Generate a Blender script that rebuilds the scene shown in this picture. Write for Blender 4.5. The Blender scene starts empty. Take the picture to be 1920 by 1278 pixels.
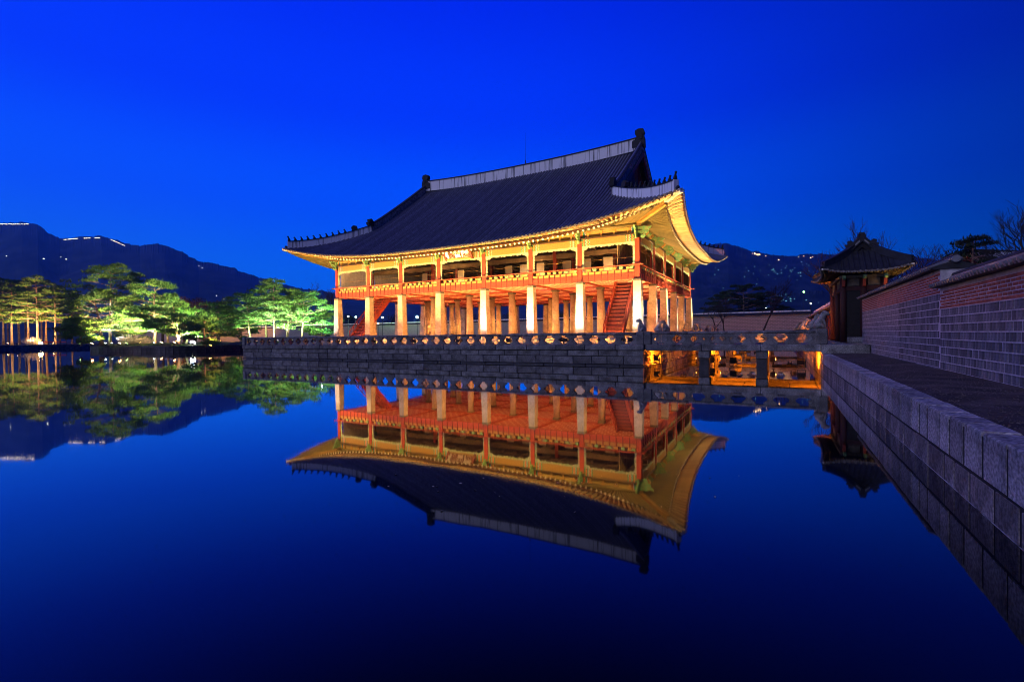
import bpy, bmesh, math, random
from mathutils import Vector, Matrix, Quaternion, noise

# ------------------------------------------------------------------ camera, sky, light, exposure
SC = bpy.context.scene
COL = SC.collection
R_ = math.radians
CAM = Vector((9.91, -39.15, 2.017))
F_PX = 907.4                                   # focal length for a picture 1920 wide
PHI, PIT, ROL = R_(28.846), R_(-0.70), R_(-0.693)
_fw = Vector((-math.sin(PHI), math.cos(PHI), 0)); _rt = Vector((math.cos(PHI), math.sin(PHI), 0)); _up = Vector((0, 0, 1))
_f = _fw*math.cos(PIT) + _up*math.sin(PIT); _u = -_fw*math.sin(PIT) + _up*math.cos(PIT)
C_R = math.cos(ROL)*_rt + math.sin(ROL)*_u
C_U = -math.sin(ROL)*_rt + math.cos(ROL)*_u
cam_data = bpy.data.cameras.new('camera')
cam_data.sensor_width = 36.0; cam_data.lens = F_PX/1920*36.0
cam_data.clip_start = 0.1; cam_data.clip_end = 9000
cam = bpy.data.objects.new('camera', cam_data); COL.objects.link(cam)
cam.matrix_world = Matrix((( C_R.x, C_U.x, -_f.x, CAM.x), (C_R.y, C_U.y, -_f.y, CAM.y), (C_R.z, C_U.z, -_f.z, CAM.z), (0, 0, 0, 1)))
SC.camera = cam

def at(px, py, dist):
    """survey helper: the point seen at a photo pixel at a given distance in front of the camera"""
    return CAM + (_f + C_R*((px-960)/F_PX) - C_U*((py-639)/F_PX))*dist
def on_y(px, py, y):
    d = _f + C_R*((px-960)/F_PX) - C_U*((py-639)/F_PX); return CAM + d*((y-CAM.y)/d.y)
def on_z(px, py, z):
    d = _f + C_R*((px-960)/F_PX) - C_U*((py-639)/F_PX); return CAM + d*((z-CAM.z)/d.z)

SC.view_settings.view_transform = 'Standard'; SC.view_settings.look = 'None'
SC.view_settings.exposure = 0.0; SC.view_settings.gamma = 1.0
SC.view_settings.use_curve_mapping = False
SC.cycles.use_denoising = True; SC.cycles.pixel_filter_type = 'BLACKMAN_HARRIS'; SC.cycles.filter_width = 0.95
SC.cycles.max_bounces = 6; SC.cycles.diffuse_bounces = 3; SC.cycles.glossy_bounces = 3
SC.cycles.sample_clamp_indirect = 4.0
SC.cycles.caustics_reflective = False; SC.cycles.caustics_refractive = False

W = bpy.data.worlds.new('World'); SC.world = W; W.use_nodes = True
nt = W.node_tree; nt.nodes.clear()
def _n(tree, kind, **kw):
    n = tree.nodes.new(kind)
    for k, v in kw.items(): setattr(n, k, v)
    return n
out = _n(nt, 'ShaderNodeOutputWorld'); bg = _n(nt, 'ShaderNodeBackground')
geo = _n(nt, 'ShaderNodeTexCoord'); sep = _n(nt, 'ShaderNodeSeparateXYZ')
nt.links.new(geo.outputs['Generated'], sep.inputs[0])
ramp = _n(nt, 'ShaderNodeValToRGB'); ramp.color_ramp.interpolation = 'EASE'
els = ramp.color_ramp.elements
els[0].position = 0.0; els[0].color = (0.000, 0.20, 1.0, 1)
els[1].position = 1.0; els[1].color = (0.000, 0.006, 0.58, 1)
for p, c in ((0.10, (0.000, 0.165, 1.0, 1)), (0.26, (0.0, 0.085, 1.0, 1)), (0.42, (0.0, 0.036, 0.92, 1)), (0.60, (0.0, 0.018, 0.80, 1))):
    e = els.new(p); e.color = c
nt.links.new(sep.outputs['Z'], ramp.inputs[0])
# the afterglow lies to the west: the sky is brighter there and falls off towards the east
dot = _n(nt, 'ShaderNodeVectorMath', operation='DOT_PRODUCT'); dot.inputs[1].default_value = (-0.93, 0.36, 0.0)
nt.links.new(geo.outputs['Generated'], dot.inputs[0])
mr = _n(nt, 'ShaderNodeMapRange', interpolation_type='SMOOTHSTEP'); mr.inputs['From Min'].default_value = -0.20; mr.inputs['From Max'].default_value = 0.80
mr.inputs['To Min'].default_value = 0.26; mr.inputs['To Max'].default_value = 1.0
nt.links.new(dot.outputs['Value'], mr.inputs['Value'])
mulc = _n(nt, 'ShaderNodeMix', data_type='RGBA', blend_type='MULTIPLY'); mulc.inputs[0].default_value = 1.0
nt.links.new(ramp.outputs[0], mulc.inputs[6]); nt.links.new(mr.outputs[0], mulc.inputs[7])
sky = _n(nt, 'ShaderNodeTexSky', sky_type='NISHITA'); sky.sun_disc = False
sky.sun_elevation = R_(1.0); sky.sun_rotation = R_(-70); sky.ozone_density = 6.0
addc = _n(nt, 'ShaderNodeMix', data_type='RGBA', blend_type='ADD'); addc.inputs[0].default_value = 0.004
nt.links.new(mulc.outputs[2], addc.inputs[6]); nt.links.new(sky.outputs[0], addc.inputs[7])
nt.links.new(addc.outputs[2], bg.inputs[0]); bg.inputs[1].default_value = 1.15
nt.links.new(bg.outputs[0], out.inputs[0])

sun_d = bpy.data.lights.new('sun', 'SUN'); sun_d.energy = 0.92; sun_d.angle = R_(60); sun_d.color = (1.0, 0.90, 0.94)
sun = bpy.data.objects.new('sun', sun_d); COL.objects.link(sun)
sun.rotation_euler = Vector((0.47, 0.77, -0.42)).to_track_quat('-Z', 'Y').to_euler()
sun.location = (0, 0, 200)

# ------------------------------------------------------------------ materials
MATS = {}
def mat(name, col, rough=0.8, var=0.25, scale=6.0, bump=0.0, bscale=30.0, rand=0.0, metal=0.0, col2=None, spec=0.3, speck=0.0):
    """procedural surface: base colour broken up by noise, optional per-object variation and fine relief"""
    if name in MATS: return MATS[name]
    m = bpy.data.materials.new(name); m.use_nodes = True; t = m.node_tree
    b = t.nodes['Principled BSDF']
    b.inputs['Roughness'].default_value = rough; b.inputs['Metallic'].default_value = metal
    b.inputs['Specular IOR Level'].default_value = spec
    tc = _n(t, 'ShaderNodeTexCoord'); no = _n(t, 'ShaderNodeTexNoise'); no.inputs['Scale'].default_value = scale
    no.inputs['Detail'].default_value = 5.0; no.inputs['Roughness'].default_value = 0.65
    t.links.new(tc.outputs['Object'], no.inputs['Vector'])
    mx = _n(t, 'ShaderNodeMix', data_type='RGBA')
    c = col; d = col2 or tuple(x*(1-var*1.6) for x in col)
    mx.inputs[6].default_value = (*d, 1); mx.inputs[7].default_value = (*[min(1, x*(1+var*0.6)) for x in c], 1)
    cr = _n(t, 'ShaderNodeMapRange'); cr.inputs[1].default_value = 0.3; cr.inputs[2].default_value = 0.7
    t.links.new(no.outputs['Fac'], cr.inputs[0]); t.links.new(cr.outputs[0], mx.inputs[0])
    last = mx.outputs[2]
    if speck > 0:
        ns = _n(t, 'ShaderNodeTexNoise'); ns.inputs['Scale'].default_value = 22; ns.inputs['Detail'].default_value = 3
        t.links.new(tc.outputs['Object'], ns.inputs['Vector']); rs = _n(t, 'ShaderNodeMapRange'); rs.inputs[1].default_value = 0.35; rs.inputs[2].default_value = 0.65
        rs.inputs[3].default_value = 1-speck; rs.inputs[4].default_value = 1+speck; t.links.new(ns.outputs['Fac'], rs.inputs[0])
        ms = _n(t, 'ShaderNodeMix', data_type='RGBA', blend_type='MULTIPLY'); ms.inputs[0].default_value = 1
        t.links.new(last, ms.inputs[6]); t.links.new(rs.outputs[0], ms.inputs[7]); last = ms.outputs[2]
    if rand > 0:
        oi = _n(t, 'ShaderNodeObjectInfo'); r = _n(t, 'ShaderNodeMapRange')
        r.inputs[3].default_value = 1-rand; r.inputs[4].default_value = 1+rand
        t.links.new(oi.outputs['Random'], r.inputs[0])
        mm = _n(t, 'ShaderNodeMix', data_type='RGBA', blend_type='MULTIPLY'); mm.inputs[0].default_value = 1
        t.links.new(last, mm.inputs[6]); t.links.new(r.outputs[0], mm.inputs[7]); last = mm.outputs[2]
    t.links.new(last, b.inputs['Base Color'])
    if bump > 0:
        n2 = _n(t, 'ShaderNodeTexNoise'); n2.inputs['Scale'].default_value = bscale; n2.inputs['Detail'].default_value = 6
        t.links.new(tc.outputs['Object'], n2.inputs['Vector'])
        bp = _n(t, 'ShaderNodeBump'); bp.inputs['Strength'].default_value = bump; bp.inputs['Distance'].default_value = 0.03
        t.links.new(n2.outputs['Fac'], bp.inputs['Height']); t.links.new(bp.outputs[0], b.inputs['Normal'])
    MATS[name] = m
    return m
def emit(name, col, s):
    if name in MATS: return MATS[name]
    m = bpy.data.materials.new(name); m.use_nodes = True; t = m.node_tree; t.nodes.clear()
    e = _n(t, 'ShaderNodeEmission'); e.inputs[0].default_value = (*col, 1); e.inputs[1].default_value = s
    o = _n(t, 'ShaderNodeOutputMaterial'); t.links.new(e.outputs[0], o.inputs[0])
    MATS[name] = m; return m
def painted(name, bands, field, rough=0.6):
    """dancheong paint: bands of colour at both ends of a beam, a plain field in the middle"""
    if name in MATS: return MATS[name]
    m = bpy.data.materials.new(name); m.use_nodes = True; t = m.node_tree; b = t.nodes['Principled BSDF']
    b.inputs['Roughness'].default_value = rough
    tc = _n(t, 'ShaderNodeTexCoord'); sp = _n(t, 'ShaderNodeSeparateXYZ'); t.links.new(tc.outputs['Generated'], sp.inputs[0])
    a = _n(t, 'ShaderNodeMath', operation='SUBTRACT'); a.inputs[1].default_value = 0.5; t.links.new(sp.outputs['X'], a.inputs[0])
    c = _n(t, 'ShaderNodeMath', operation='ABSOLUTE'); t.links.new(a.outputs[0], c.inputs[0])
    wv = _n(t, 'ShaderNodeTexWave', wave_type='RINGS'); wv.inputs['Scale'].default_value = 1.4; wv.inputs['Distortion'].default_value = 4
    t.links.new(tc.outputs['Object'], wv.inputs['Vector'])
    d = _n(t, 'ShaderNodeMath', operation='MULTIPLY_ADD'); d.inputs[1].default_value = 0.012; t.links.new(wv.outputs['Fac'], d.inputs[0]); t.links.new(c.outputs[0], d.inputs[2])
    r = _n(t, 'ShaderNodeValToRGB'); r.color_ramp.interpolation = 'CONSTANT'
    r.color_ramp.elements[0].position = 0; r.color_ramp.elements[0].color = (*field, 1)
    r.color_ramp.elements[1].position = bands[0][0]; r.color_ramp.elements[1].color = (*bands[0][1], 1)
    for p, cc in bands[1:]:
        e = r.color_ramp.elements.new(p); e.color = (*cc, 1)
    t.links.new(d.outputs[0], r.inputs[0])
    no = _n(t, 'ShaderNodeTexNoise'); no.inputs['Scale'].default_value = 9; no.inputs['Detail'].default_value = 6
    t.links.new(tc.outputs['Object'], no.inputs['Vector'])
    mr_ = _n(t, 'ShaderNodeMapRange'); mr_.inputs[3].default_value = 0.6; mr_.inputs[4].default_value = 1.2; t.links.new(no.outputs['Fac'], mr_.inputs[0])
    mm = _n(t, 'ShaderNodeMix', data_type='RGBA', blend_type='MULTIPLY'); mm.inputs[0].default_value = 1
    t.links.new(r.outputs[0], mm.inputs[6]); t.links.new(mr_.outputs[0], mm.inputs[7]); t.links.new(mm.outputs[2], b.inputs['Base Color'])
    MATS[name] = m; return m

def dual_noise_mat(name, stops, scale, rough, bump, bscale, detail=8):
    m = bpy.data.materials.new(name); m.use_nodes = True; t = m.node_tree; b = t.nodes['Principled BSDF']
    b.inputs['Roughness'].default_value = rough; b.inputs['Specular IOR Level'].default_value = 0.2
    tc = _n(t, 'ShaderNodeTexCoord'); no = _n(t, 'ShaderNodeTexNoise'); no.inputs['Scale'].default_value = scale; no.inputs['Detail'].default_value = detail
    t.links.new(tc.outputs['Object'], no.inputs['Vector'])
    r = _n(t, 'ShaderNodeValToRGB')
    r.color_ramp.elements[0].position = stops[0][0]; r.color_ramp.elements[0].color = (*stops[0][1], 1)
    r.color_ramp.elements[1].position = stops[-1][0]; r.color_ramp.elements[1].color = (*stops[-1][1], 1)
    for p, c in stops[1:-1]:
        e = r.color_ramp.elements.new(p); e.color = (*c, 1)
    t.links.new(no.outputs['Fac'], r.inputs[0]); t.links.new(r.outputs[0], b.inputs['Base Color'])
    n2 = _n(t, 'ShaderNodeTexNoise'); n2.inputs['Scale'].default_value = bscale; n2.inputs['Detail'].default_value = 8
    t.links.new(tc.outputs['Object'], n2.inputs['Vector'])
    bp = _n(t, 'ShaderNodeBump'); bp.inputs['Strength'].default_value = bump; bp.inputs['Distance'].default_value = 0.05
    t.links.new(n2.outputs['Fac'], bp.inputs['Height']); t.links.new(bp.outputs[0], b.inputs['Normal'])
    MATS[name] = m; return m

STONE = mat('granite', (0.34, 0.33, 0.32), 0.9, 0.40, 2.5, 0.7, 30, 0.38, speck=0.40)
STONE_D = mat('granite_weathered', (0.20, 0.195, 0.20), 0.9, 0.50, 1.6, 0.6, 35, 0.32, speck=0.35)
STONE_X = mat('granite_mossy', (0.10, 0.09, 0.085), 0.9, 0.5, 1.2, 0.6, 25, 0.35)
STONE_C = mat('column_granite', (0.50, 0.44, 0.36), 0.8, 0.42, 0.9, 0.3, 30, 0.10, speck=0.15)
DARKCAP = mat('dark_stone_cap', (0.10, 0.095, 0.09), 0.8, 0.3, 8)
RED = mat('red_paint', (0.33, 0.055, 0.03), 0.55, 0.22, 5, 0.08, 30, 0.06)
RED_D = mat('dark_red_paint', (0.13, 0.022, 0.016), 0.6, 0.25, 5, 0.1, 30, 0.06)
GREEN = mat('green_paint', (0.05, 0.30, 0.17), 0.55, 0.3, 9, 0.05, 30, 0.15, col2=(0.30, 0.30, 0.10))
OCHRE = mat('ochre_paint', (0.43, 0.26, 0.075), 0.6, 0.22, 5, 0.05, 30, 0.08)
CREAM = mat('cream_board', (0.80, 0.70, 0.46), 0.7, 0.2, 4, 0.05, 30)
RAFT = mat('rafter_paint', (0.17, 0.11, 0.04), 0.6, 0.25, 6, 0.05, 30, 0.2, col2=(0.08, 0.09, 0.04))
RAFT_F = mat('flying_rafter_paint', (0.72, 0.56, 0.34), 0.6, 0.25, 6, 0.05, 30, 0.15)
PALE = mat('pale_paint', (0.88, 0.85, 0.76), 0.6, 0.15, 5)
TILE = mat('roof_tile', (0.19, 0.19, 0.20), 0.5, 0.35, 3.0, 0.25, 20, 0.25, spec=0.4)
TILE_D = mat('roof_tile_dark', (0.030, 0.030, 0.034), 0.7, 0.35, 3.0, 0.2, 20, 0.0)
PLASTER = mat('lime_plaster', (0.60, 0.60, 0.62), 0.85, 0.0, 2.0, 0.15, 25)
PLASTER_B = mat('wall_plaster', (0.42, 0.36, 0.31), 0.9, 0.25, 3.0, 0.15, 25)
WOOD_D = mat('dark_wood', (0.09, 0.055, 0.04), 0.65, 0.3, 3)
CEIL = mat('brown_ceiling', (0.30, 0.20, 0.11), 0.7, 0.3, 1.2)
PANEL = mat('paper_door', (0.36, 0.30, 0.22), 0.8, 0.08, 3)
DARKM = mat('dark_metal', (0.03, 0.03, 0.035), 0.5, 0.2, 8, metal=0.4)
BRICK = mat('red_brick', (0.40, 0.105, 0.060), 0.85, 0.3, 14, 0.4, 60, 0.30)
BLOCKG = mat('grey_block', (0.185, 0.165, 0.178), 0.9, 0.4, 8, 0.5, 50, 0.42)
MORTAR = mat('lime_mortar', (0.58, 0.52, 0.53), 0.95, 0.3, 4, 0.3, 40)
SOIL = dual_noise_mat('packed_soil', [(0.3, (0.030, 0.022, 0.018)), (0.5, (0.07, 0.052, 0.040)), (0.72, (0.14, 0.105, 0.08))], 1.6, 0.95, 0.9, 9)
GRASSY = dual_noise_mat('dry_lawn', [(0.3, (0.02, 0.022, 0.012)), (0.55, (0.05, 0.045, 0.025)), (0.75, (0.08, 0.07, 0.04))], 0.6, 0.95, 0.9, 5)
BARK = mat('pine_bark', (0.36, 0.26, 0.20), 0.9, 0.5, 2.2, 0.8, 12)
BARK_D = mat('dark_bark', (0.05, 0.04, 0.035), 0.95, 0.3, 3)
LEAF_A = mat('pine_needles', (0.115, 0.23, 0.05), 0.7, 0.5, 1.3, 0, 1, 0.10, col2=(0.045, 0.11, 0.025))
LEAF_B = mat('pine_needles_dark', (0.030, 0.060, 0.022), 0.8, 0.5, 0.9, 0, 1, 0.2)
LEAF_C = mat('brown_foliage', (0.055, 0.035, 0.022), 0.85, 0.5, 0.5, 0, 1, 0.2)

# white lime plaster of the ridges, streaked by rain
def _streak(m):
    t = m.node_tree; b = t.nodes['Principled BSDF']; tc = _n(t, 'ShaderNodeTexCoord')
    mp = _n(t, 'ShaderNodeMapping'); mp.inputs['Scale'].default_value = (4.5, 4.5, 0.25); t.links.new(tc.outputs['Object'], mp.inputs[0])
    no = _n(t, 'ShaderNodeTexNoise'); no.inputs['Scale'].default_value = 1.0; no.inputs['Detail'].default_value = 4; t.links.new(mp.outputs[0], no.inputs['Vector'])
    r = _n(t, 'ShaderNodeValToRGB'); r.color_ramp.elements[0].position = 0.33; r.color_ramp.elements[0].color = (0.20, 0.205, 0.21, 1)
    r.color_ramp.elements[1].position = 0.47; r.color_ramp.elements[1].color = (0.86, 0.85, 0.86, 1)
    t.links.new(no.outputs['Fac'], r.inputs[0]); t.links.new(r.outputs[0], b.inputs['Base Color'])
_streak(PLASTER)
K1, K2, K3, K4, K5 = (0.04, 0.28, 0.16), (0.62, 0.60, 0.52), (0.55, 0.08, 0.04), (0.08, 0.14, 0.45), (0.70, 0.35, 0.05)
LINTEL = painted('lintel_paint', [(0.335, K1), (0.352, K2), (0.362, K3), (0.378, K5), (0.395, K4), (0.408, K2), (0.418, K1), (0.44, K3), (0.455, K5), (0.475, K1)], (0.37, 0.22, 0.065))
SOROB = painted('frieze_paint', [(0.385, K3), (0.40, K2), (0.412, K4), (0.428, K1), (0.45, K5), (0.47, K3)], (0.40, 0.29, 0.10))
SOFF = painted('underfloor_paint', [(0.49, K3)], (0.5, 0.10, 0.05))
# painted grid of the boards under the upper floor
def _grid(m):
    t = m.node_tree; b = t.nodes['Principled BSDF']; tc = _n(t, 'ShaderNodeTexCoord')
    br = _n(t, 'ShaderNodeTexBrick'); br.offset = 0.5; br.inputs['Scale'].default_value = 1.0
    br.inputs['Color1'].default_value = (0.46, 0.075, 0.03, 1); br.inputs['Color2'].default_value = (0.36, 0.05, 0.025, 1); br.inputs['Mortar'].default_value = (0.80, 0.50, 0.30, 1)
    br.inputs['Mortar Size'].default_value = 0.06; br.inputs['Brick Width'].default_value = 0.80; br.inputs['Row Height'].default_value = 0.50
    t.links.new(tc.outputs['Object'], br.inputs['Vector']); t.links.new(br.outputs['Color'], b.inputs['Base Color'])
_grid(SOFF)

def water_mat():
    m = bpy.data.materials.new('pond_water'); m.use_nodes = True; t = m.node_tree; t.nodes.clear()
    o = _n(t, 'ShaderNodeOutputMaterial'); mx = _n(t, 'ShaderNodeMixShader'); fr = _n(t, 'ShaderNodeFresnel'); fr.inputs['IOR'].default_value = 1.33
    g = _n(t, 'ShaderNodeBsdfGlossy'); g.inputs['Roughness'].default_value = 0.03; g.inputs['Color'].default_value = (1, 1, 1, 1)
    d = _n(t, 'ShaderNodeBsdfDiffuse'); d.inputs['Color'].default_value = (0.002, 0.003, 0.006, 1)
    tc = _n(t, 'ShaderNodeTexCoord'); no = _n(t, 'ShaderNodeTexNoise'); no.inputs['Scale'].default_value = 0.55; no.inputs['Detail'].default_value = 3
    t.links.new(tc.outputs['Object'], no.inputs['Vector'])
    bp = _n(t, 'ShaderNodeBump'); bp.inputs['Strength'].default_value = 0.03; bp.inputs['Distance'].default_value = 0.05
    t.links.new(no.outputs['Fac'], bp.inputs['Height'])
    for n in (g, fr): t.links.new(bp.outputs[0], n.inputs['Normal'])
    fm = _n(t, 'ShaderNodeMath', operation='MULTIPLY_ADD', use_clamp=True); fm.inputs[1].default_value = 1.95; fm.inputs[2].default_value = -0.068   # still water: slightly steeper than bare Fresnel
    t.links.new(fr.outputs[0], fm.inputs[0]); t.links.new(fm.outputs[0], mx.inputs[0]); t.links.new(d.outputs[0], mx.inputs[1]); t.links.new(g.outputs[0], mx.inputs[2]); t.links.new(mx.outputs[0], o.inputs[0])
    return m
WATER = water_mat()

# ------------------------------------------------------------------ building blocks
class MB:
    """collects faces of one part"""
    def __init__(s): s.v = []; s.f = []
    def add(s, vs, fs):
        o = len(s.v); s.v += [tuple(x) for x in vs]; s.f += [tuple(i+o for i in f) for f in fs]; return s
    def box(s, x0, x1, y0, y1, z0, z1):
        return s.add([(x0,y0,z0),(x1,y0,z0),(x1,y1,z0),(x0,y1,z0),(x0,y0,z1),(x1,y0,z1),(x1,y1,z1),(x0,y1,z1)],
                     [(0,3,2,1),(4,5,6,7),(0,1,5,4),(1,2,6,5),(2,3,7,6),(3,0,4,7)])
    def frustum(s, cx, cy, z0, z1, w0, w1):
        a, b = w0/2, w1/2
        return s.add([(cx-a,cy-a,z0),(cx+a,cy-a,z0),(cx+a,cy+a,z0),(cx-a,cy+a,z0),(cx-b,cy-b,z1),(cx+b,cy-b,z1),(cx+b,cy+b,z1),(cx-b,cy+b,z1)],
                     [(0,3,2,1),(4,5,6,7),(0,1,5,4),(1,2,6,5),(2,3,7,6),(3,0,4,7)])
    def cbox(s, x0, x1, y0, y1, z0, z1, c=0.03):
        """box with chamfered edges"""
        vs = []; X = (x0, x1); Y = (y0, y1); Z = (z0, z1)
        idx = {}
        for i in (0, 1):
            for j in (0, 1):
                for k in (0, 1):
                    sx, sy, sz = (1, -1)[i]*c, (1, -1)[j]*c, (1, -1)[k]*c
                    idx[i,j,k,'x'] = len(vs); vs.append((X[i], Y[j]+sy, Z[k]+sz))
                    idx[i,j,k,'y'] = len(vs); vs.append((X[i]+sx, Y[j], Z[k]+sz))
                    idx[i,j,k,'z'] = len(vs); vs.append((X[i]+sx, Y[j]+sy, Z[k]))
        g = lambda *a: idx[a]
        fs = []
        for i in (0, 1):
            q = [g(i,0,0,'x'), g(i,1,0,'x'), g(i,1,1,'x'), g(i,0,1,'x')]; fs.append(tuple(q if i else q[::-1]))
            q = [g(0,i,0,'y'), g(1,i,0,'y'), g(1,i,1,'y'), g(0,i,1,'y')]; fs.append(tuple(q[::-1] if i else q))
            q = [g(0,0,i,'z'), g(1,0,i,'z'), g(1,1,i,'z'), g(0,1,i,'z')]; fs.append(tuple(q if i else q[::-1]))
        for j in (0, 1):
            for k in (0, 1):
                fs.append((g(0,j,k,'y'), g(1,j,k,'y'), g(1,j,k,'z'), g(0,j,k,'z')))
                fs.append((g(j,0,k,'x'), g(j,1,k,'x'), g(j,1,k,'z'), g(j,0,k,'z')))
                fs.append((g(j,k,0,'x'), g(j,k,1,'x'), g(j,k,1,'y'), g(j,k,0,'y')))
        for i in (0, 1):
            for j in (0, 1):
                for k in (0, 1): fs.append((g(i,j,k,'x'), g(i,j,k,'y'), g(i,j,k,'z')))
        return s.add(vs, fs)
    def tube(s, pts, rad, n=6, cap=True):
        pts = [Vector(p) for p in pts]; o = len(s.v); m = len(pts)
        ref = None
        for i, p in enumerate(pts):
            d = (pts[min(i+1, m-1)] - pts[max(i-1, 0)])
            if d.length < 1e-7: d = Vector((0, 0, 1))
            d.normalize()
            if ref is None: ref = Vector((1, 0, 0)) if abs(d.x) < 0.8 else Vector((0, 1, 0))
            a = (ref - d*ref.dot(d)).normalized(); b = d.cross(a); ref = a
            r = rad[i] if isinstance(rad, (list, tuple)) else rad
            for k in range(n):
                t = 2*math.pi*k/n
                q = p + a*(r*math.cos(t)) + b*(r*math.sin(t)); s.v.append((q.x, q.y, q.z))
        for i in range(m-1):
            for k in range(n):
                s.f.append((o+i*n+k, o+i*n+(k+1) % n, o+(i+1)*n+(k+1) % n, o+(i+1)*n+k))
        if cap:
            s.f.append(tuple(o+k for k in range(n))[::-1]); s.f.append(tuple(o+(m-1)*n+k for k in range(n)))
        return s
    def beam(s, p, q, w, h):
        """bar of rectangular section from p to q, section upright"""
        p = Vector(p); q = Vector(q); d = (q-p).normalized(); side = d.cross(Vector((0, 0, 1)))
        if side.length < 1e-5: side = Vector((1, 0, 0))
        side.normalize(); up = side.cross(d)
        vs = []
        for c in (p, q):
            for a, b in ((-1,-1),(1,-1),(1,1),(-1,1)): vs.append(c + side*(a*w/2) + up*(b*h/2))
        return s.add(vs, [(0,1,2,3),(7,6,5,4),(0,4,5,1),(1,5,6,2),(2,6,7,3),(3,7,4,0)])
    def prism(s, prof, a0, a1, axis='y'):
        """outline extruded along an axis; the outline is (u,v) = the two other axes in order"""
        def P(u, v, a):
            return {'x': (a, u, v), 'y': (u, a, v), 'z': (u, v, a)}[axis]
        n = len(prof)
        vs = [P(u, v, a0) for u, v in prof] + [P(u, v, a1) for u, v in prof]
        return s.add(vs, [tuple(range(n))[::-1], tuple(range(n, 2*n))] + [(i, (i+1) % n, n+(i+1) % n, n+i) for i in range(n)])
    def wallstrip(s, path, th, z0, z1):
        """upright strip of given thickness along a path of (x, y, base z); z0/z1 offsets (number or list)"""
        n = len(path); o = len(s.v)
        for i, p in enumerate(path):
            a = Vector(path[max(i-1, 0)]); b = Vector(path[min(i+1, n-1)]); d = (b-a); d.z = 0; d.normalize(); sd = Vector((-d.y, d.x, 0))*(th/2)
            l = z0[i] if isinstance(z0, list) else z0; h = z1[i] if isinstance(z1, list) else z1
            for sg, zz in ((-1, l), (1, l), (1, h), (-1, h)):
                s.v.append((p[0]+sd.x*sg, p[1]+sd.y*sg, p[2]+zz))
        for i in range(n-1):
            for k in range(4):
                s.f.append((o+i*4+k, o+i*4+(k+1) % 4, o+(i+1)*4+(k+1) % 4, o+(i+1)*4+k))
        s.f.append((o, o+3, o+2, o+1)); e = o+(n-1)*4; s.f.append((e, e+1, e+2, e+3))
        return s
    def mesh(s, name, mt, smooth=False):
        me = bpy.data.meshes.new(name); me.from_pydata(s.v, [], s.f); me.materials.append(mt); me.update()
        if smooth: me.polygons.foreach_set('use_smooth', [True]*len(me.polygons))
        return me
    def build(s, name, mt, parent=None, loc=(0, 0, 0), rz=0.0, smooth=False, fix=False):
        me = s.mesh(name, mt, smooth)
        if fix:
            b = bmesh.new(); b.from_mesh(me); bmesh.ops.recalc_face_normals(b, faces=b.faces); b.to_mesh(me); b.free()
        return put(name, me, parent, loc, rz)
def put(name, me, parent=None, loc=(0, 0, 0), rz=0.0, scale=None, quat=None):
    o = bpy.data.objects.new(name, me); COL.objects.link(o); o.location = loc
    if quat is not None: o.rotation_mode = 'QUATERNION'; o.rotation_quaternion = quat
    elif rz: o.rotation_euler = (0, 0, rz)
    if scale is not None: o.scale = scale
    if parent is not None: o.parent = parent
    return o
def tag(o, label=None, cat=None, group=None, kind=None):
    if label: o['label'] = label
    if cat: o['category'] = cat
    if group: o['group'] = group
    if kind: o['kind'] = kind
    return o
def thing(name, label, cat, loc=(0, 0, 0), rz=0.0, group=None):
    o = bpy.data.objects.new(name, None); COL.objects.link(o); o.location = loc; o.rotation_euler = (0, 0, rz); o.empty_display_size = 0.3
    return tag(o, label, cat, group, 'thing')
def copy_tree(o, parent=None):
    c = o.copy(); COL.objects.link(c); c.parent = parent
    for ch in list(o.children): copy_tree(ch, c)
    return c
def struct(o): o['kind'] = 'structure'; return o
def stuff(o): o['kind'] = 'stuff'; return o
def lamp_light(kind, name, parent, loc, col, power, aim=None, size=0.15, cone=90, blend=0.6):
    l = bpy.data.lights.new(name, kind); l.energy = power; l.color = col; l.shadow_soft_size = size
    if kind == 'SPOT': l.spot_size = R_(cone); l.spot_blend = blend
    o = bpy.data.objects.new(name, l); COL.objects.link(o); o.location = loc
    if parent is not None: o.parent = parent
    if aim is not None: o.rotation_euler = Vector(aim).to_track_quat('-Z', 'Y').to_euler()
    return o
random.seed(11)

# ------------------------------------------------------------------ tiled hip-and-gable roof
class Roof:
    def __init__(s, A, B, om, oc, zE, lift, s1, s2, dec, RL, gi=0.85):
        s.A, s.B, s.om, s.oc, s.zE, s.lift, s.s1, s.s2, s.dec, s.RL, s.gi = A, B, om, oc, zE, lift, s1, s2, dec, RL, gi
        s.HX, s.HY = A+oc, B+oc
    def H(s, sd): return s.HX if sd in 'SN' else s.HY
    def ov(s, t): return s.om + (s.oc-s.om)*abs(t)**3
    def zz(s, t, d): return s.zE + s.s1*d + s.s2*d*d + s.lift*abs(t)**3*max(0.0, 1-d/s.dec)**1.2
    def eave(s, sd, q):
        t = q/s.H(sd); return s.oc - s.ov(t)
    def pt(s, sd, q, k, dz=0.0):
        t = q/s.H(sd); z = s.zz(t, k-(s.oc-s.ov(t))) + dz
        return {'S': (q, k-s.HY, z), 'N': (q, s.HY-k, z), 'E': (s.HX-k, q, z), 'W': (k-s.HX, q, z)}[sd]
    def ktop(s, sd, q):
        h = s.H(sd) - abs(q)
        if sd in 'SN': return s.HY if abs(q) <= s.RL else h
        return min(h, s.HX-s.RL+s.gi)
    def flat(s, sd, q, o, z):
        """point at outward distance o from the column line"""
        return {'S': (q, -s.B-o, z), 'N': (q, s.B+o, z), 'E': (s.A+o, q, z), 'W': (-s.A-o, q, z)}[sd]

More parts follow.
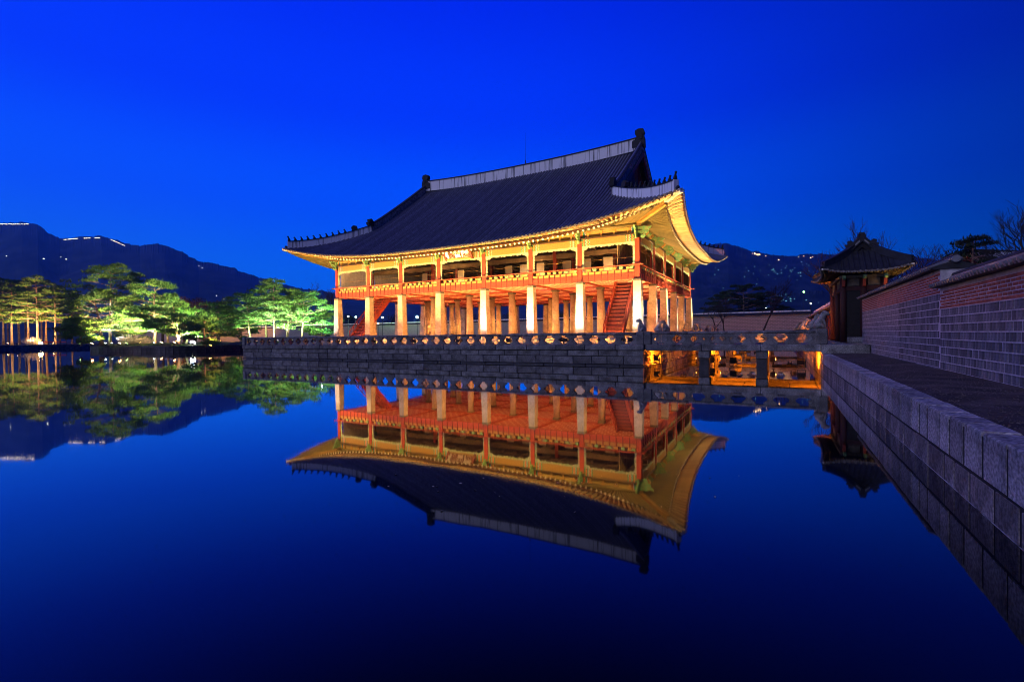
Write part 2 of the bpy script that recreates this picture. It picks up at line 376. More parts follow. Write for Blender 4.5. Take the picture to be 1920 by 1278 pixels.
def build_roof(root, R, sp=0.36, r=0.095, single='S', ridge_h=1.25, ridge_b=0.0, hip_h=0.72, fall_h=0.85, th=0.42, rafters=0.40, plaster=True,
               rr=0.085, base_z=None, gable_mat=None, figures=(), full=True, TM=None):
    PM = PLASTER if plaster else TILE_D
    TILE = TM or globals()['TILE']
    # bed of the roof
    bed = MB()
    for sd in 'SNEW':
        H = R.H(sd)
        segs = [(-H, -R.RL), (-R.RL, R.RL), (R.RL, H)] if sd in 'SN' else [(-H, H)]
        for a, b in segs:
            n = max(4, int((b-a)/0.9)); rows = []
            for i in range(n+1):
                q = a + (b-a)*i/n; qq = min(max(q, a+1e-4), b-1e-4)
                k0 = R.eave(sd, qq); k1 = max(R.ktop(sd, qq), k0+0.01)
                rows.append([R.pt(sd, q, k0+(k1-k0)*j/12, 0.02) for j in range(13)])
            o = len(bed.v)
            for rw in rows: bed.v += rw
            for i in range(n):
                for j in range(12):
                    q4 = (o+i*13+j, o+(i+1)*13+j, o+(i+1)*13+j+1, o+i*13+j+1)
                    bed.f.append(q4)
    bed.build('roof_bed', TILE_D, root)
    # rows of cover tiles
    rest = MB(); ends = MB()
    for sd in 'SNEW':
        H = R.H(sd); n = int((H-0.12)/sp)
        for i in range(-n, n+1):
            q = i*sp
            k0 = R.eave(sd, q) - 0.06; k1 = R.ktop(sd, q)
            if sd in 'SN' and abs(q) <= R.RL: k1 -= th*0.4
            if k1 - k0 < 0.25: continue
            m = MB(); ns = max(3, min(16, int((k1-k0)/0.8)))
            dirv = Vector(R.pt(sd, q+0.01, 1)) - Vector(R.pt(sd, q, 1)); dirv.z = 0; dirv.normalize()
            for j in range(ns+1):
                p = Vector(R.pt(sd, q, k0+(k1-k0)*j/ns, 0.03))
                jit = random.uniform(-0.008, 0.008)
                for a in (0, 45, 90, 135, 180):
                    w = p + dirv*(r*math.cos(R_(a))) + Vector((0, 0, r*1.05*math.sin(R_(a))+jit)); m.v.append(tuple(w))
            for j in range(ns):
                for a in range(4): m.f.append((j*5+a, j*5+a+1, j*5+5+a+1, j*5+5+a))
            m.f.append((0, 1, 2, 3, 4))
            if sd in single: m.build('tile_row', TILE, root, smooth=False)
            else: rest.add(m.v, m.f)
            # round end tile and the hanging edge between two rows
            p = Vector(R.pt(sd, q, k0-0.015, 0.045)); u = dirv
            disc = [p + u*(r*1.08*math.cos(2*math.pi*a/8)) + Vector((0, 0, r*1.08*math.sin(2*math.pi*a/8))) for a in range(8)]
            outw = Vector(R.pt(sd, q, k0-1.0)) - Vector(R.pt(sd, q, k0)); outw.z = 0; outw.normalize()
            ends.add(disc + [d + outw*0.03 for d in disc], [tuple(range(8)), tuple(range(8, 16))] + [(a, (a+1) % 8, 8+(a+1) % 8, 8+a) for a in range(8)])
            p2 = Vector(R.pt(sd, q+sp/2, R.eave(sd, q+sp/2)-0.02, 0.0))
            hang = [p2 + u*x + Vector((0, 0, z)) for x, z in ((-sp*0.27, 0.03), (-sp*0.16, -0.05), (0, -0.085), (sp*0.16, -0.05), (sp*0.27, 0.03))]
            ends.add(hang + [d + outw*0.03 for d in hang], [(0,1,2,3,4), (9,8,7,6,5)] + [(a, (a+1) % 5, 5+(a+1) % 5, 5+a) for a in range(5)])
    if rest.v: stuff(rest.build('tile_rows_beyond', TILE, root))
    stuff(ends.build('eave_tile_ends', mat('eave_tile_end', (0.24, 0.22, 0.19), 0.8, 0.4, 14), root))
    # main ridge
    zr = R.pt('S', 0, R.HY)[2]
    n = 24; path = []
    for i in range(n+1):
        x = -R.RL + 2*R.RL*i/n; path.append((x, 0, zr - 0.15 + 0.45*abs(x/R.RL)**2.4*(ridge_h/1.25)))
    for i in range(0, n, 3):
        MB().wallstrip(path[i:i+4], th, 0.0, ridge_h).build('ridge_plaster', PM, root)
    MB().wallstrip(path, th+0.16, ridge_h, ridge_h+0.09).build('ridge_cap', TILE_D, root)
    m = MB(); m.tube([(p[0], p[1], p[2]+ridge_h+0.12) for p in path], 0.10*th/0.42, 6); m.build('ridge_top_tiles', TILE, root)
    e = ridge_h
    # ridge end ornament: hooked head biting the ridge
    prof = [(-0.95, 0.25), (-0.95, 0.95), (-0.62, 1.12), (-0.45, 1.45), (-0.62, 1.62), (-0.62, 2.05), (-0.25, 2.18), (0.22, 2.12), (0.34, 1.75), (0.24, 1.5), (0.36, 1.1), (0.40, 0.2)]
    for sg in (-1, 1):
        x0 = sg*(R.RL-0.15); k = e/1.25
        m = MB(); m.prism([(x0+sg*u*k, path[0][2]+v*k) for u, v in prof], -th*0.62, th*0.62, 'y')
        m.prism([(x0+sg*u*k*0.8, path[0][2]+v*k) for u, v in [(-0.3, 1.2), (-0.1, 1.0), (0.2, 1.1), (0.25, 1.6), (0, 1.8), (-0.2, 1.6)]], -th*0.80, th*0.80, 'y')
        m.build('ridge_ornament', DARKM if not plaster else mat('dark_clay', (0.035, 0.035, 0.04), 0.8, 0.3, 8, 0.3, 20), root, fix=True)
    CLAY = mat('dark_clay', (0.035, 0.035, 0.04), 0.8, 0.3, 8, 0.3, 20)
    # falling ridges along the gables, hip ridges out to the corners
    kj = R.HX - R.RL                                    # inset of the junction
    for sx in (-1, 1):
        for sy in (-1, 1):
            sd = 'S' if sy < 0 else 'N'
            x = sx*(R.RL-th*0.45); n = 14; path = []
            for i in range(n+1):
                k = kj + (R.HY - kj - th*0.3)*i/n; p = R.pt(sd, x, k); path.append((x, p[1], p[2]))
            MB().wallstrip(path, th*0.85, 0.0, fall_h).build('falling_ridge', mat('grey_plaster', (0.30, 0.30, 0.31), 0.85, 0.5, 3, 0.2, 20), root)
            MB().wallstrip(path, th*1.2, fall_h, fall_h+0.09).build('falling_ridge_cap', TILE_D, root)
            m = MB(); m.tube([(p[0], p[1], p[2]+fall_h+0.12) for p in path], 0.11*th/0.42, 6); m.build('falling_ridge_tiles', TILE, root)
            # dragon head at the foot of the falling ridge
            f = path[0]; k = th/0.42
            m = MB(); m.prism([(f[1]+sy*u*k, f[2]+fall_h+v*k) for u, v in ((-0.35, -0.1), (0.42, -0.1), (0.55, 0.25), (0.30, 0.32), (0.36, 0.62), (0.02, 0.72), (-0.2, 0.5), (-0.32, 0.45))], f[0]-0.22*k, f[0]+0.22*k, 'x')
            m.build('dragon_head', CLAY, root, fix=True)
            path = []; n = 14
            k1, k0 = kj + th*0.4, 0.55*R.oc/4.17
            for i in range(n+1):
                k = k1 + (k0-k1)*i/n
                zs = max(R.pt(sd, sx*(R.HX-k), k)[2], R.pt('E', sy*(R.HY-k), k)[2])
                path.append((sx*(R.HX-k), sy*(R.HY-k), zs))
            MB().wallstrip(path, th*0.85, -0.1, hip_h).build('hip_ridge', PM, root)
            MB().wallstrip(path, th*1.15, hip_h, hip_h+0.08).build('hip_ridge_cap', TILE_D, root)
            # corner head at the outer end
            pe = Vector(path[-1]); dv = (Vector(path[-1])-Vector(path[-2])); dv.z = 0; dv.normalize()
            m = MB(); m.beam(pe - dv*0.12*k + Vector((0, 0, hip_h*0.5)), pe + dv*0.16*k + Vector((0, 0, hip_h*0.5)), th*0.95, hip_h*1.15); m.build('hip_end', PM, root)
            m = MB(); m.beam(pe + dv*0.30*k + Vector((0, 0, 0.10)), pe + dv*0.62*k + Vector((0, 0, 0.22)), 0.34*k, 0.34*k); m.build('corner_cap', CLAY, root)
            if (sx, sy) in figures:
                for j in range(10):
                    tt = j/13.5; i0 = (1-tt)*n; i = min(int(i0), n-1); fr = i0-i
                    p = Vector(path[i]).lerp(Vector(path[i+1]), fr) + Vector((0, 0, hip_h+0.07))
                    put('roof_figure', FIGURE, root, p, math.atan2(dv.y, dv.x), (0.36, 0.36, 0.36 + (0.10 if j == 0 else 0)))
                p = Vector(path[3]) + Vector((0, 0, hip_h+0.07)); m = MB()
                m.prism([(-0.3, 0), (0.3, 0), (0.38, 0.3), (0.15, 0.55), (-0.25, 0.5), (-0.36, 0.2)], -0.18, 0.18, 'y')
                m.build('dragon_head', CLAY, root, p, math.atan2(dv.y, dv.x), fix=True)
    # gable walls, bargeboards
    for sx in (-1, 1):
        xg = sx*(R.RL-R.gi); prof = []
        kb = R.HX-R.RL+R.gi
        zb = R.pt('E', 0, kb)[2] - 0.1
        ks = [kb*0.95 + (R.HY-kb*0.95)*i/8 for i in range(9)]
        S = [(R.pt('S', xg, k)[1], R.pt('S', xg, k)[2]-0.12) for k in ks]
        S = [(y, max(z, zb+0.02)) for y, z in S]
        prof = [(S[0][0], zb)] + S + [(-y, z) for y, z in S[::-1][1:]] + [(-S[0][0], zb)]
        m = MB(); m.prism(prof, xg-0.06, xg+0.06, 'x'); m.build('gable_board', gable_mat or RED_D, root)
        m = MB()
        for y in [S[0][0] + (-2*S[0][0])*i/16 for i in range(1, 16)]:
            zt = R.pt('S', xg, R.HY-abs(y))[2]-0.2
            if zt > zb+0.4: m.box(xg+sx*0.07, xg+sx*0.12, y-0.04, y+0.04, zb, zt)
        m.build('gable_battens', gable_mat or RED_D, root)
        for sy in (-1, 1):
            sd = 'S' if sy < 0 else 'N'; x = sx*(R.RL-0.02)
            path = [(x, R.pt(sd, x, kj+(R.HY-kj)*i/10)[1], R.pt(sd, x, kj+(R.HY-kj)*i/10)[2]) for i in range(11)]
            MB().wallstrip(path, 0.10, -0.62*th/0.42, -0.04).build('bargeboard', gable_mat or RED_D, root)
            m = MB()
            for i in range(22):
                k = kj+(R.HY-kj)*(i+0.5)/22; p = R.pt(sd, x, k)
                m.tube([(x-sx*0.4, p[1], p[2]+0.06), (x+sx*0.16, p[1], p[2]+0.04)], 0.075*th/0.42, 6)
            m.build('verge_tiles', TILE, root)
    if not full: return
    # eaves: round rafters, flying rafters, boards above them, corner beams
    bz = base_z
    unit = MB(); unit.tube([(0, 0, 0), (1, 0, 0)], 1.0, 8); RM = unit.mesh('rafter', RAFT)
    u2 = MB(); u2.box(0, 1, -0.5, 0.5, -0.5, 0.5); FM = u2.mesh('flying_rafter', RAFT_F)
    dm = MB(); dm.tube([(0.985, 0, 0), (1.004, 0, 0)], 1.0, 10); DM = dm.mesh('rafter_end', PALE)
    hidden_r, hidden_f = MB(), MB(); ends_r, ends_f = MB(), MB()
    for sd in 'SNEW':
        H = R.H(sd); hc = R.A if sd in 'SN' else R.B
        zone = hc - 2.7*R.oc/4.17
        def base(q):
            a = abs(q)
            return q if a <= zone else math.copysign(zone + (a-zone)*(hc-zone)/(H-zone), q)
        def stations(q):
            t = q/H; e0 = Vector(R.flat(sd, q, R.ov(t), R.zE + R.lift*abs(t)**3)); b0 = Vector(R.flat(sd, base(q), 0.0, bz))
            mid = b0.lerp(e0, 0.66); mid.z = e0.z - 0.22*R.om/3.5 - 0.01
            f0 = b0.lerp(mid, 0.72); f0.z += (rr*1.9)
            f1 = e0 + (b0-e0).normalized()*0.10; f1.z = e0.z - 0.09
            return b0, mid, f0, f1, e0
        n = int((H-0.22)/rafters)
        lo, hi, flo, fhi, ed = [], [], [], [], []
        for i in range(-n, n+1):
            q = i*rafters; b0, mid, f0, f1, e0 = stations(q)
            lo.append(b0); hi.append(mid); flo.append(f0); fhi.append(f1); ed.append(e0)
            d = mid-b0; d2 = f1-f0
            if sd in single or (sd == 'E' and len(single) > 0):
                put('rafter', RM, root, b0, quat=d.to_track_quat('X', 'Z'), scale=(d.length, rr, rr))
                put('flying_rafter', FM, root, f0, quat=d2.to_track_quat('X', 'Z'), scale=(d2.length, rr*1.25, rr*1.5))
                dn = d.normalized(); ends_r.tube([mid-dn*0.004, mid+dn*0.012], rr*0.92, 8)
                dn = d2.normalized(); ends_f.beam(f1-dn*0.004, f1+dn*0.012, rr*1.3, rr*1.3)
            else:
                hidden_r.tube([b0, mid], rr, 5); hidden_f.beam(f0, f1, rr*1.5, rr*1.5)
        def sheet(a, b, dz0, dz1, name, mt):
            m = MB(); N = len(a)
            m.v = [(p.x, p.y, p.z+dz0) for p in a] + [(p.x, p.y, p.z+dz1) for p in b]
            m.v += [(x, y, z+0.04) for x, y, z in m.v]
            for i in range(N-1):
                m.f.append((i, i+1, N+i+1, N+i)); m.f.append((2*N+i, 3*N+i, 3*N+i+1, 2*N+i+1))
                m.f.append((N+i, N+i+1, 3*N+i+1, 3*N+i)); m.f.append((i, 2*N+i, 2*N+i+1, i+1))
            m.build(name, mt, root)
        sheet(lo, hi, rr*1.05, rr*1.05, 'eave_soffit', CREAM)
        sheet(flo, fhi, rr*0.85, rr*0.85, 'flying_soffit', mat('red_brown_board', (0.20, 0.075, 0.04), 0.7, 0.25, 4))  # red-brown boards, darkened to give the shade between flying rafters
        m = MB(); m.wallstrip([(p.x, p.y, p.z) for p in hi], 0.10, rr*0.9, rr*2.0); m.build('rafter_edge_board', mat('shaded_edge_board', (0.10, 0.04, 0.025), 0.7, 0.25, 4), root)  # edge boards painted dark in place of shade between the rafter ends
        m = MB(); m.wallstrip([(p.x, p.y, p.z) for p in fhi], 0.10, rr*0.8, rr*1.55); m.build('eave_edge_board', mat('shaded_edge_board', (0.10, 0.04, 0.025)), root)
    if hidden_r.v: hidden_r.build('far_rafters', RAFT, root); hidden_f.build('far_flying_rafters', RAFT, root)
    if ends_r.v:
        stuff(ends_r.build('rafter_end_paint', PALE, root)); stuff(ends_f.build('flying_rafter_end_paint', OCHRE, root))
    for sx in (-1, 1):
        for sy in (-1, 1):
            tip = Vector((sx*(R.HX-0.1), sy*(R.HY-0.1), R.zE+R.lift-0.10)); b0 = Vector((sx*R.A, sy*R.B, bz-0.05)); w = 0.30*R.oc/4.17
            mid = b0.lerp(tip, 0.68); mid.z = tip.z - 0.34*R.oc/4.17
            m = MB(); m.beam(b0, mid, w, w*1.3); m.build('corner_beam', OCHRE, root)
            m = MB(); m.beam(b0.lerp(tip, 0.5)+Vector((0, 0, 0.1*R.oc/4.17)) , tip, w*0.9, w); m.build('corner_flying_beam', PALE, root)

# small carved animal used for the roof figures and the stone posts: one lofted body with haunches, chest, head and muzzle
def figure_mesh(name, mt):
    m = MB()
    m.tube([(-0.34, 0, 0.0), (-0.30, 0, 0.18), (-0.20, 0, 0.42), (-0.06, 0, 0.66), (0.02, 0, 0.86), (0.06, 0, 1.00), (0.16, 0, 1.10), (0.32, 0, 1.06), (0.42, 0, 0.98)],
           [0.22, 0.29, 0.30, 0.24, 0.19, 0.20, 0.21, 0.15, 0.07], 8)
    for s in (-1, 1):
        m.tube([(0.02, s*0.14, 0.62), (0.14, s*0.17, 0.36), (0.16, s*0.17, 0.0)], [0.11, 0.09, 0.09], 6)
        m.tube([(-0.22, s*0.20, 0.30), (-0.02, s*0.26, 0.22), (0.05, s*0.25, 0.02)], [0.17, 0.13, 0.09], 6)
        m.tube([(0.04, s*0.13, 1.12), (0.00, s*0.16, 1.26)], [0.07, 0.02], 5)
    return m.mesh(name, mt, True)
FIGURE = figure_mesh('roof_figure', mat('dark_clay', (0.035, 0.035, 0.04), 0.8, 0.3, 8, 0.3, 20))
STATUE = figure_mesh('stone_animal', STONE)

# ------------------------------------------------------------------ setting: ground, water, hills
PX0, PX1, PY0, PY1 = -150.0, 11.86, -75.0, 52.0
m = MB(); m.add([(PX0-1, PY0-1, 0), (PX1+1, PY0-1, 0), (PX1+1, PY1+1, 0), (PX0-1, PY1+1, 0)], [(0, 1, 2, 3)])
struct(m.build('water', WATER))
m = MB(); g0, g1, g2, g3 = PX0-0.3, PX1+0.34, PY0-0.3, PY1+0.3; BIG = 3600
m.v = [(-BIG,-BIG,.86),(BIG,-BIG,.86),(BIG,BIG,.86),(-BIG,BIG,.86),(g0,g2,.86),(g1,g2,.86),(g1,g3,.86),(g0,g3,.86)]
m.f = [(0,1,5,4),(1,2,6,5),(2,3,7,6),(3,0,4,7)]
struct(m.build('ground', SOIL))

HILLM = dual_noise_mat('wooded_hillside', [(0.3, (0.008, 0.016, 0.014)), (0.5, (0.020, 0.036, 0.032)), (0.72, (0.042, 0.065, 0.058))], 0.02, 0.95, 1.0, 0.06)
def hill(name, sky, D, depth):
    """a real ridge: skyline points surveyed at distance D, long slope towards the pond, back slope behind"""
    pts = []
    for i in range(len(sky)-1):
        (a, b), (c, d) = sky[i], sky[i+1]; n = max(2, int((c-a)/2.2))
        for j in range(n): pts.append((a+(c-a)*j/n, b+(d-b)*j/n))
    pts.append(sky[-1])
    m = MB(); N = 14; rows = []
    for i, (px, py) in enumerate(pts):
        top = at(px, py, D); hx = Vector((top.x-CAM.x, top.y-CAM.y, 0)).normalized()
        row = []
        for j in range(N+1):
            f = j/(N-4) if j <= N-4 else 1.0
            if j <= N-4:
                p = top - hx*depth*(1-f); z = 0.5 + (top.z-0.5)*(0.25*f + 0.75*f**1.7)
                z += (noise.noise(Vector((p.x*0.006, p.y*0.006, D)))*0.10*top.z + noise.noise(Vector((p.x*0.02, p.y*0.02, D)))*0.035*top.z)*math.sin(math.pi*f)
                if j == N-4: z = top.z + noise.noise(Vector((i*0.83, D, 0)))*D*0.0030 + noise.noise(Vector((i*0.19, D, 4)))*D*0.0030 + noise.noise(Vector((i*0.045, D, 9)))*D*0.002
            else:
                p = top + hx*90*(j-N+4); z = top.z*(1-0.22*(j-N+4))
            row.append((p.x, p.y, max(z, 0.3)))
        rows.append(row)
    for r in rows: m.v += r
    for i in range(len(rows)-1):
        for j in range(N):
            a = i*(N+1)+j; m.f.append((a, a+N+1, a+N+2, a+1))
    return struct(m.build(name, HILLM, fix=True))
hill('hills', [(-420, 470), (-260, 440), (-140, 428), (-60, 422), (0, 418), (40, 417), (70, 421), (92, 436), (112, 446), (125, 448), (150, 444), (190, 442), (212, 448), (236, 456), (262, 461), (285, 457), (308, 459), (340, 472), (372, 490), (400, 493), (440, 503), (480, 518), (520, 531), (570, 541), (640, 552), (720, 560), (830, 566), (950, 570)], 1700, 1000)
hill('hills', [(860, 575), (960, 560), (1060, 540), (1160, 505), (1260, 470), (1330, 457), (1365, 456), (1395, 466), (1425, 474), (1450, 478), (1480, 480), (1510, 476), (1550, 476), (1600, 482), (1660, 478), (1740, 485), (1830, 497), (1930, 505), (2100, 520), (2350, 545)], 1900, 1150)
hill('hills', [(1180, 590), (1260, 572), (1330, 556), (1400, 548), (1470, 552), (1530, 545), (1600, 552), (1700, 560), (1800, 570)], 900, 400)

# ------------------------------------------------------------------ stone terrace of the island
TX0, TX1, TY0, TY1 = -37.4, 2.75, -9.53, 33.0
Z_COP0, Z_COP1, Z_R0, Z_R1, Z_PLAT = 0.98, 1.34, 1.93, 2.10, 1.70
rnd = random.Random(5)
def course(root, kind, a0, a1, z0, z1, face, fixed, lmin, lmax, depth, mt, out=0.0, c=0.03, name='wall_block', g=0.012, jj=0.013):
    """a row of separate blocks along x (face 'S') or y (face 'E'/'W')"""
    a = a0; n = 0
    while a < a1-0.05:
        L = rnd.uniform(lmin, lmax); b = min(a+L, a1)
        if a1-b < lmin*0.5: b = a1
        j = rnd.uniform(-jj, jj); zj = rnd.uniform(-0.008, 0.008)
        m = MB()
        if face == 'S': m.cbox(a+g, b-g, fixed-out-j, fixed+depth, z0+0.01, z1-0.01+zj, c)
        elif face == 'E': m.cbox(fixed-depth, fixed+out+j, a+g, b-g, z0+0.01, z1-0.01+zj, c)
        else: m.cbox(fixed-out-j, fixed+depth, a+g, b-g, z0+0.01, z1-0.01+zj, c)
        cx = (a+b)/2
        m.v = [(x-cx if face == 'S' else x-fixed, y-fixed if face == 'S' else y-cx, z) for x, y, z in m.v]
        m.build(name, mt, root, (cx, fixed, 0) if face == 'S' else (fixed, cx, 0), fix=True)
        a = b; n += 1
    return n
terrace = thing('stone_terrace', 'long granite block terrace rising from the water below the lit pavilion', 'terrace')
m = MB(); m.box(TX0+0.35, TX1-0.35, TY0+0.35, TY1-0.35, -1.0, Z_COP0+0.30); m.build('deck', STONE, terrace)
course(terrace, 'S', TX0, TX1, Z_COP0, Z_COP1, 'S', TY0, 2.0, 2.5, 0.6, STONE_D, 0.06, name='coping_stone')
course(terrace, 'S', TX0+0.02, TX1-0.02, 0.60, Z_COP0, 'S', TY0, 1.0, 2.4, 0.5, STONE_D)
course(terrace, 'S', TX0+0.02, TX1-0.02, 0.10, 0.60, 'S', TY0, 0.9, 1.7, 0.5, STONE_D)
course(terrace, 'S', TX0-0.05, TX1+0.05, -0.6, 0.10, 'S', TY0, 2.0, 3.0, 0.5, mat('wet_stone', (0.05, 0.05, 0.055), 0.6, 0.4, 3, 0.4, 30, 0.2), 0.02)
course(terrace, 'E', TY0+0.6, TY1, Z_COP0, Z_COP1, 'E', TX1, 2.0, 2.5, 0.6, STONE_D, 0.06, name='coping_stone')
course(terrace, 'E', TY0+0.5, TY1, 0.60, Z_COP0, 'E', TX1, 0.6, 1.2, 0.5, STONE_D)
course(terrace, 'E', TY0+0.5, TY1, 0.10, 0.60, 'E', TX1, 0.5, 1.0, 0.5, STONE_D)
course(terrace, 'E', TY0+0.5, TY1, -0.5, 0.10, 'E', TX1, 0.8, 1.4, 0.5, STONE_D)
m = MB(); m.box(TX0, TX0+0.5, TY0+0.5, TY1, -0.5, Z_COP1); m.build('west_face', STONE_D, terrace)
m = MB(); m.box(TX0+0.6, TX1-0.6, TY1-0.5, TY1, -0.5, Z_COP1); m.build('north_face', STONE_D, terrace)
m = MB(); m.box(-34.4-2.0, 2.0, -2.0, 25.4+2.0, Z_COP0, Z_PLAT-0.18); m.build('lower_plinth', STONE, terrace)
course(terrace, 'S', -34.4-1.75, 1.75, Z_PLAT-0.20, Z_PLAT, 'S', -1.75, 1.5, 2.4, 0.6, STONE, name='plinth_stone')
course(terrace, 'E', -1.13, 25.4+1.75, Z_PLAT-0.20, Z_PLAT, 'E', 1.75, 1.5, 2.4, 0.6, STONE, name='plinth_stone')
m = MB(); m.box(-34.4-1.2, 1.2, -1.16, 25.4+1.6, Z_COP1, Z_PLAT-0.004); m.build('upper_plinth', STONE, terrace)

# balustrade: jar-shaped openings between waisted supports under an eight-sided rail
def support_mesh(w_, mt, th=0.20):
    h0, h1 = Z_COP1, Z_R0; hw = w_/2
    prof = [(0.0, 0.30), (0.08, 0.33), (0.12, 0.36), (0.30, 0.24), (0.48, 0.13), (0.58, 0.125), (0.70, 0.18), (0.82, 0.28), (0.88, 0.33), (0.94, 0.30), (1.0, 0.29)]
    L = [(-hw*2*p, h0+(h1-h0)*f) for f, p in prof]; Rr = [(hw*2*p, h0+(h1-h0)*f) for f, p in prof]
    m = MB(); n = len(prof)
    for y in (-th/2, th/2):
        m.v += [(x, y, z) for x, z in L] + [(x, y, z) for x, z in Rr]
    for i in range(n-1):
        m.f += [(i, n+i, n+i+1, i+1), (2*n+i, 2*n+i+1, 3*n+i+1, 3*n+i), (i, i+1, 2*n+i+1, 2*n+i), (n+i, 3*n+i, 3*n+i+1, n+i+1)]
    return m.mesh('rail_support', mt)
SUP = support_mesh(1.07, STONE_D)
def rail_mesh(L, mt):
    m = MB(); o = 0.05; prof = [(-0.13, Z_R0+o), (-0.13+o, Z_R0), (0.13-o, Z_R0), (0.13, Z_R0+o), (0.13, Z_R1-o), (0.13-o, Z_R1), (-0.13+o, Z_R1), (-0.13, Z_R1-o)]
    m.prism(prof, 0.008, L-0.008, 'x'); return m.mesh('top_rail', mt)
def balustrade(root, x0, y0, x1, y1, n_sup, per=2, mt=STONE_D, dz=0.0):
    d = Vector((x1-x0, y1-y0, 0)); L = d.length; d.normalize(); rz = math.atan2(d.y, d.x); sp = L/n_sup
    sm = SUP
    for i in range(n_sup+1):
        p = Vector((x0, y0, dz)) + d*(i*sp); put('rail_support', sm, root, p, rz, (sp/1.07, 1, 1))
    rm = rail_mesh(sp*per, mt)
    for i in range(0, n_sup, per):
        k = min(per, n_sup-i)
        put('top_rail', rm if k == per else rail_mesh(sp*k, mt), root, Vector((x0, y0, dz)) + d*(i*sp), rz)
    return sp
def post(root, x, y, mt=STONE_D, fig=None, rz=0.0, h=0.0, s=1.0):
    m = MB(); m.cbox(-0.22, 0.22, -0.22, 0.22, Z_COP1, Z_R1+0.02+h, 0.035); p = m.build('rail_post', mt, root, (x, y, 0), fix=True)
    if fig: put('stone_animal', fig, root, (x, y, Z_R1+0.02+h), rz, (0.62*s, 0.62*s, 0.62*s))
rail = thing('stone_balustrade', 'dark granite balustrade with jar-shaped openings along the terrace edge', 'balustrade', (0, 0, 0))
balustrade(rail, TX0+0.35, TY0+0.22, TX1-0.55, TY0+0.22, 37)
post(rail, TX1-0.25, TY0+0.22, STONE_D, STATUE, R_(200), 0.0, 1.0)
post(rail, TX0+0.12, TY0+0.22, STONE_D)
rail2 = thing('stone_balustrade', 'granite balustrade on the terrace side that the bridges join', 'balustrade')
balustrade(rail2, TX1-0.25, -3.4, TX1-0.25, 6.6, 10, 2)
balustrade(rail2, TX1-0.25, 12.4, TX1-0.25, 22.0, 9, 2)
for y, a in ((-3.9, 20), (6.9, -20), (12.0, 20), (22.4, -20), (27.6, 20)): post(rail2, TX1-0.25, y, STONE_D, STATUE, R_(a))
rail3 = thing('stone_balustrade', 'granite balustrade on the far western edge of the terrace', 'balustrade')
balustrade(rail3, TX0+0.25, TY0+1.0, TX0+0.25, TY1-0.6, 38, 2)

# ------------------------------------------------------------------ the pavilion
PC = Vector((-17.2, 12.7, 0))
pav = thing('pavilion', 'great two-storey tile-roofed pavilion on stone columns, floodlit gold at dusk', 'pavilion', PC)
bx = [4.896, 4.676, 4.966, 5.324, 4.966, 4.676, 4.896]; by = [5.328, 4.757, 5.23, 4.757, 5.328]
XS = [17.2]; YS = [-12.7]
for b in bx: XS.append(XS[-1]-b)
for b in by: YS.append(YS[-1]+b)
Z_ST = 6.44
m = MB(); m.frustum(0, 0, Z_PLAT, 6.27, 0.78, 0.60); SQ = m.mesh('stone_column', STONE_C)
m = MB(); m.tube([(0, 0, Z_PLAT+0.4), (0, 0, 6.27)], [0.40, 0.32], 16); RD = m.mesh('round_stone_column', STONE_C, True)
for p in RD.polygons:
    if len(p.vertices) > 4: p.use_smooth = False
m = MB(); m.frustum(0, 0, 6.27, Z_ST, 0.62, 0.66); CAPM = m.mesh('column_cap', DARKCAP)
m = MB(); m.cbox(-0.52, 0.52, -0.52, 0.52, Z_PLAT-0.02, Z_PLAT+0.42, 0.05); PLM = m.mesh('plinth', STONE_C)
m = MB(); m.box(-0.19, 0.19, -0.19, 0.19, 0, 1); PIM = m.mesh('pillar', RED)
for i, x in enumerate(XS):
    for j, y in enumerate(YS):
        outer = i in (0, 7) or j in (0, 5)
        c = put('stone_column' if outer else 'round_stone_column', SQ if outer else RD, pav, (x, y, 0))
        put('column_cap', CAPM, c)
        if not outer: put('plinth', PLM, c)
        if outer: put('pillar', PIM, pav, (x, y, Z_ST), 0, (1, 1, 9.72-Z_ST))
        elif (i in (2, 5) or j in (2, 3)): put('inner_pillar', PIM, pav, (x, y, 6.9), 0, (0.9, 0.9, 10.3-6.9))
# floor of the upper storey with painted boards and joists beneath
m = MB(); m.box(-17.05, 17.05, -12.55, 12.55, 6.62, 6.88); m.build('upper_floor', WOOD_D, pav)
for i in range(7):
    for j in range(5):
        m = MB(); m.box(XS[i+1]+0.20, XS[i]-0.20, YS[j]+0.20, YS[j+1]-0.20, 6.56, 6.618)
        m.build('underfloor_panel', SOFF, pav)
for j, y in enumerate(YS):
    m = MB(); m.box(-17.4, 17.4, y-0.16, y+0.16, 6.445, 6.615); m.build('floor_beam', RED, pav)
for i, x in enumerate(XS):
    for j in range(5):
        m = MB(); m.box(x-0.15, x+0.15, YS[j]+0.165, YS[j+1]-0.165, 6.46, 6.613); m.build('floor_beam', RED, pav)
m = MB(); m.box(-16.9, 16.9, -12.4, 12.4, 10.30, 10.42); m.build('ceiling', CEIL, pav)
cb = MB()
for i in range(1, 24): x = -16.9 + 33.8*i/24; cb.box(x-0.07, x+0.07, -12.3, 12.3, 10.20, 10.296)
for i in range(1, 18): y = -12.4 + 24.8*i/18; cb.box(-16.8, 16.8, y-0.05, y+0.05, 10.22, 10.292)
cb.build('ceiling_ribs', CEIL, pav)
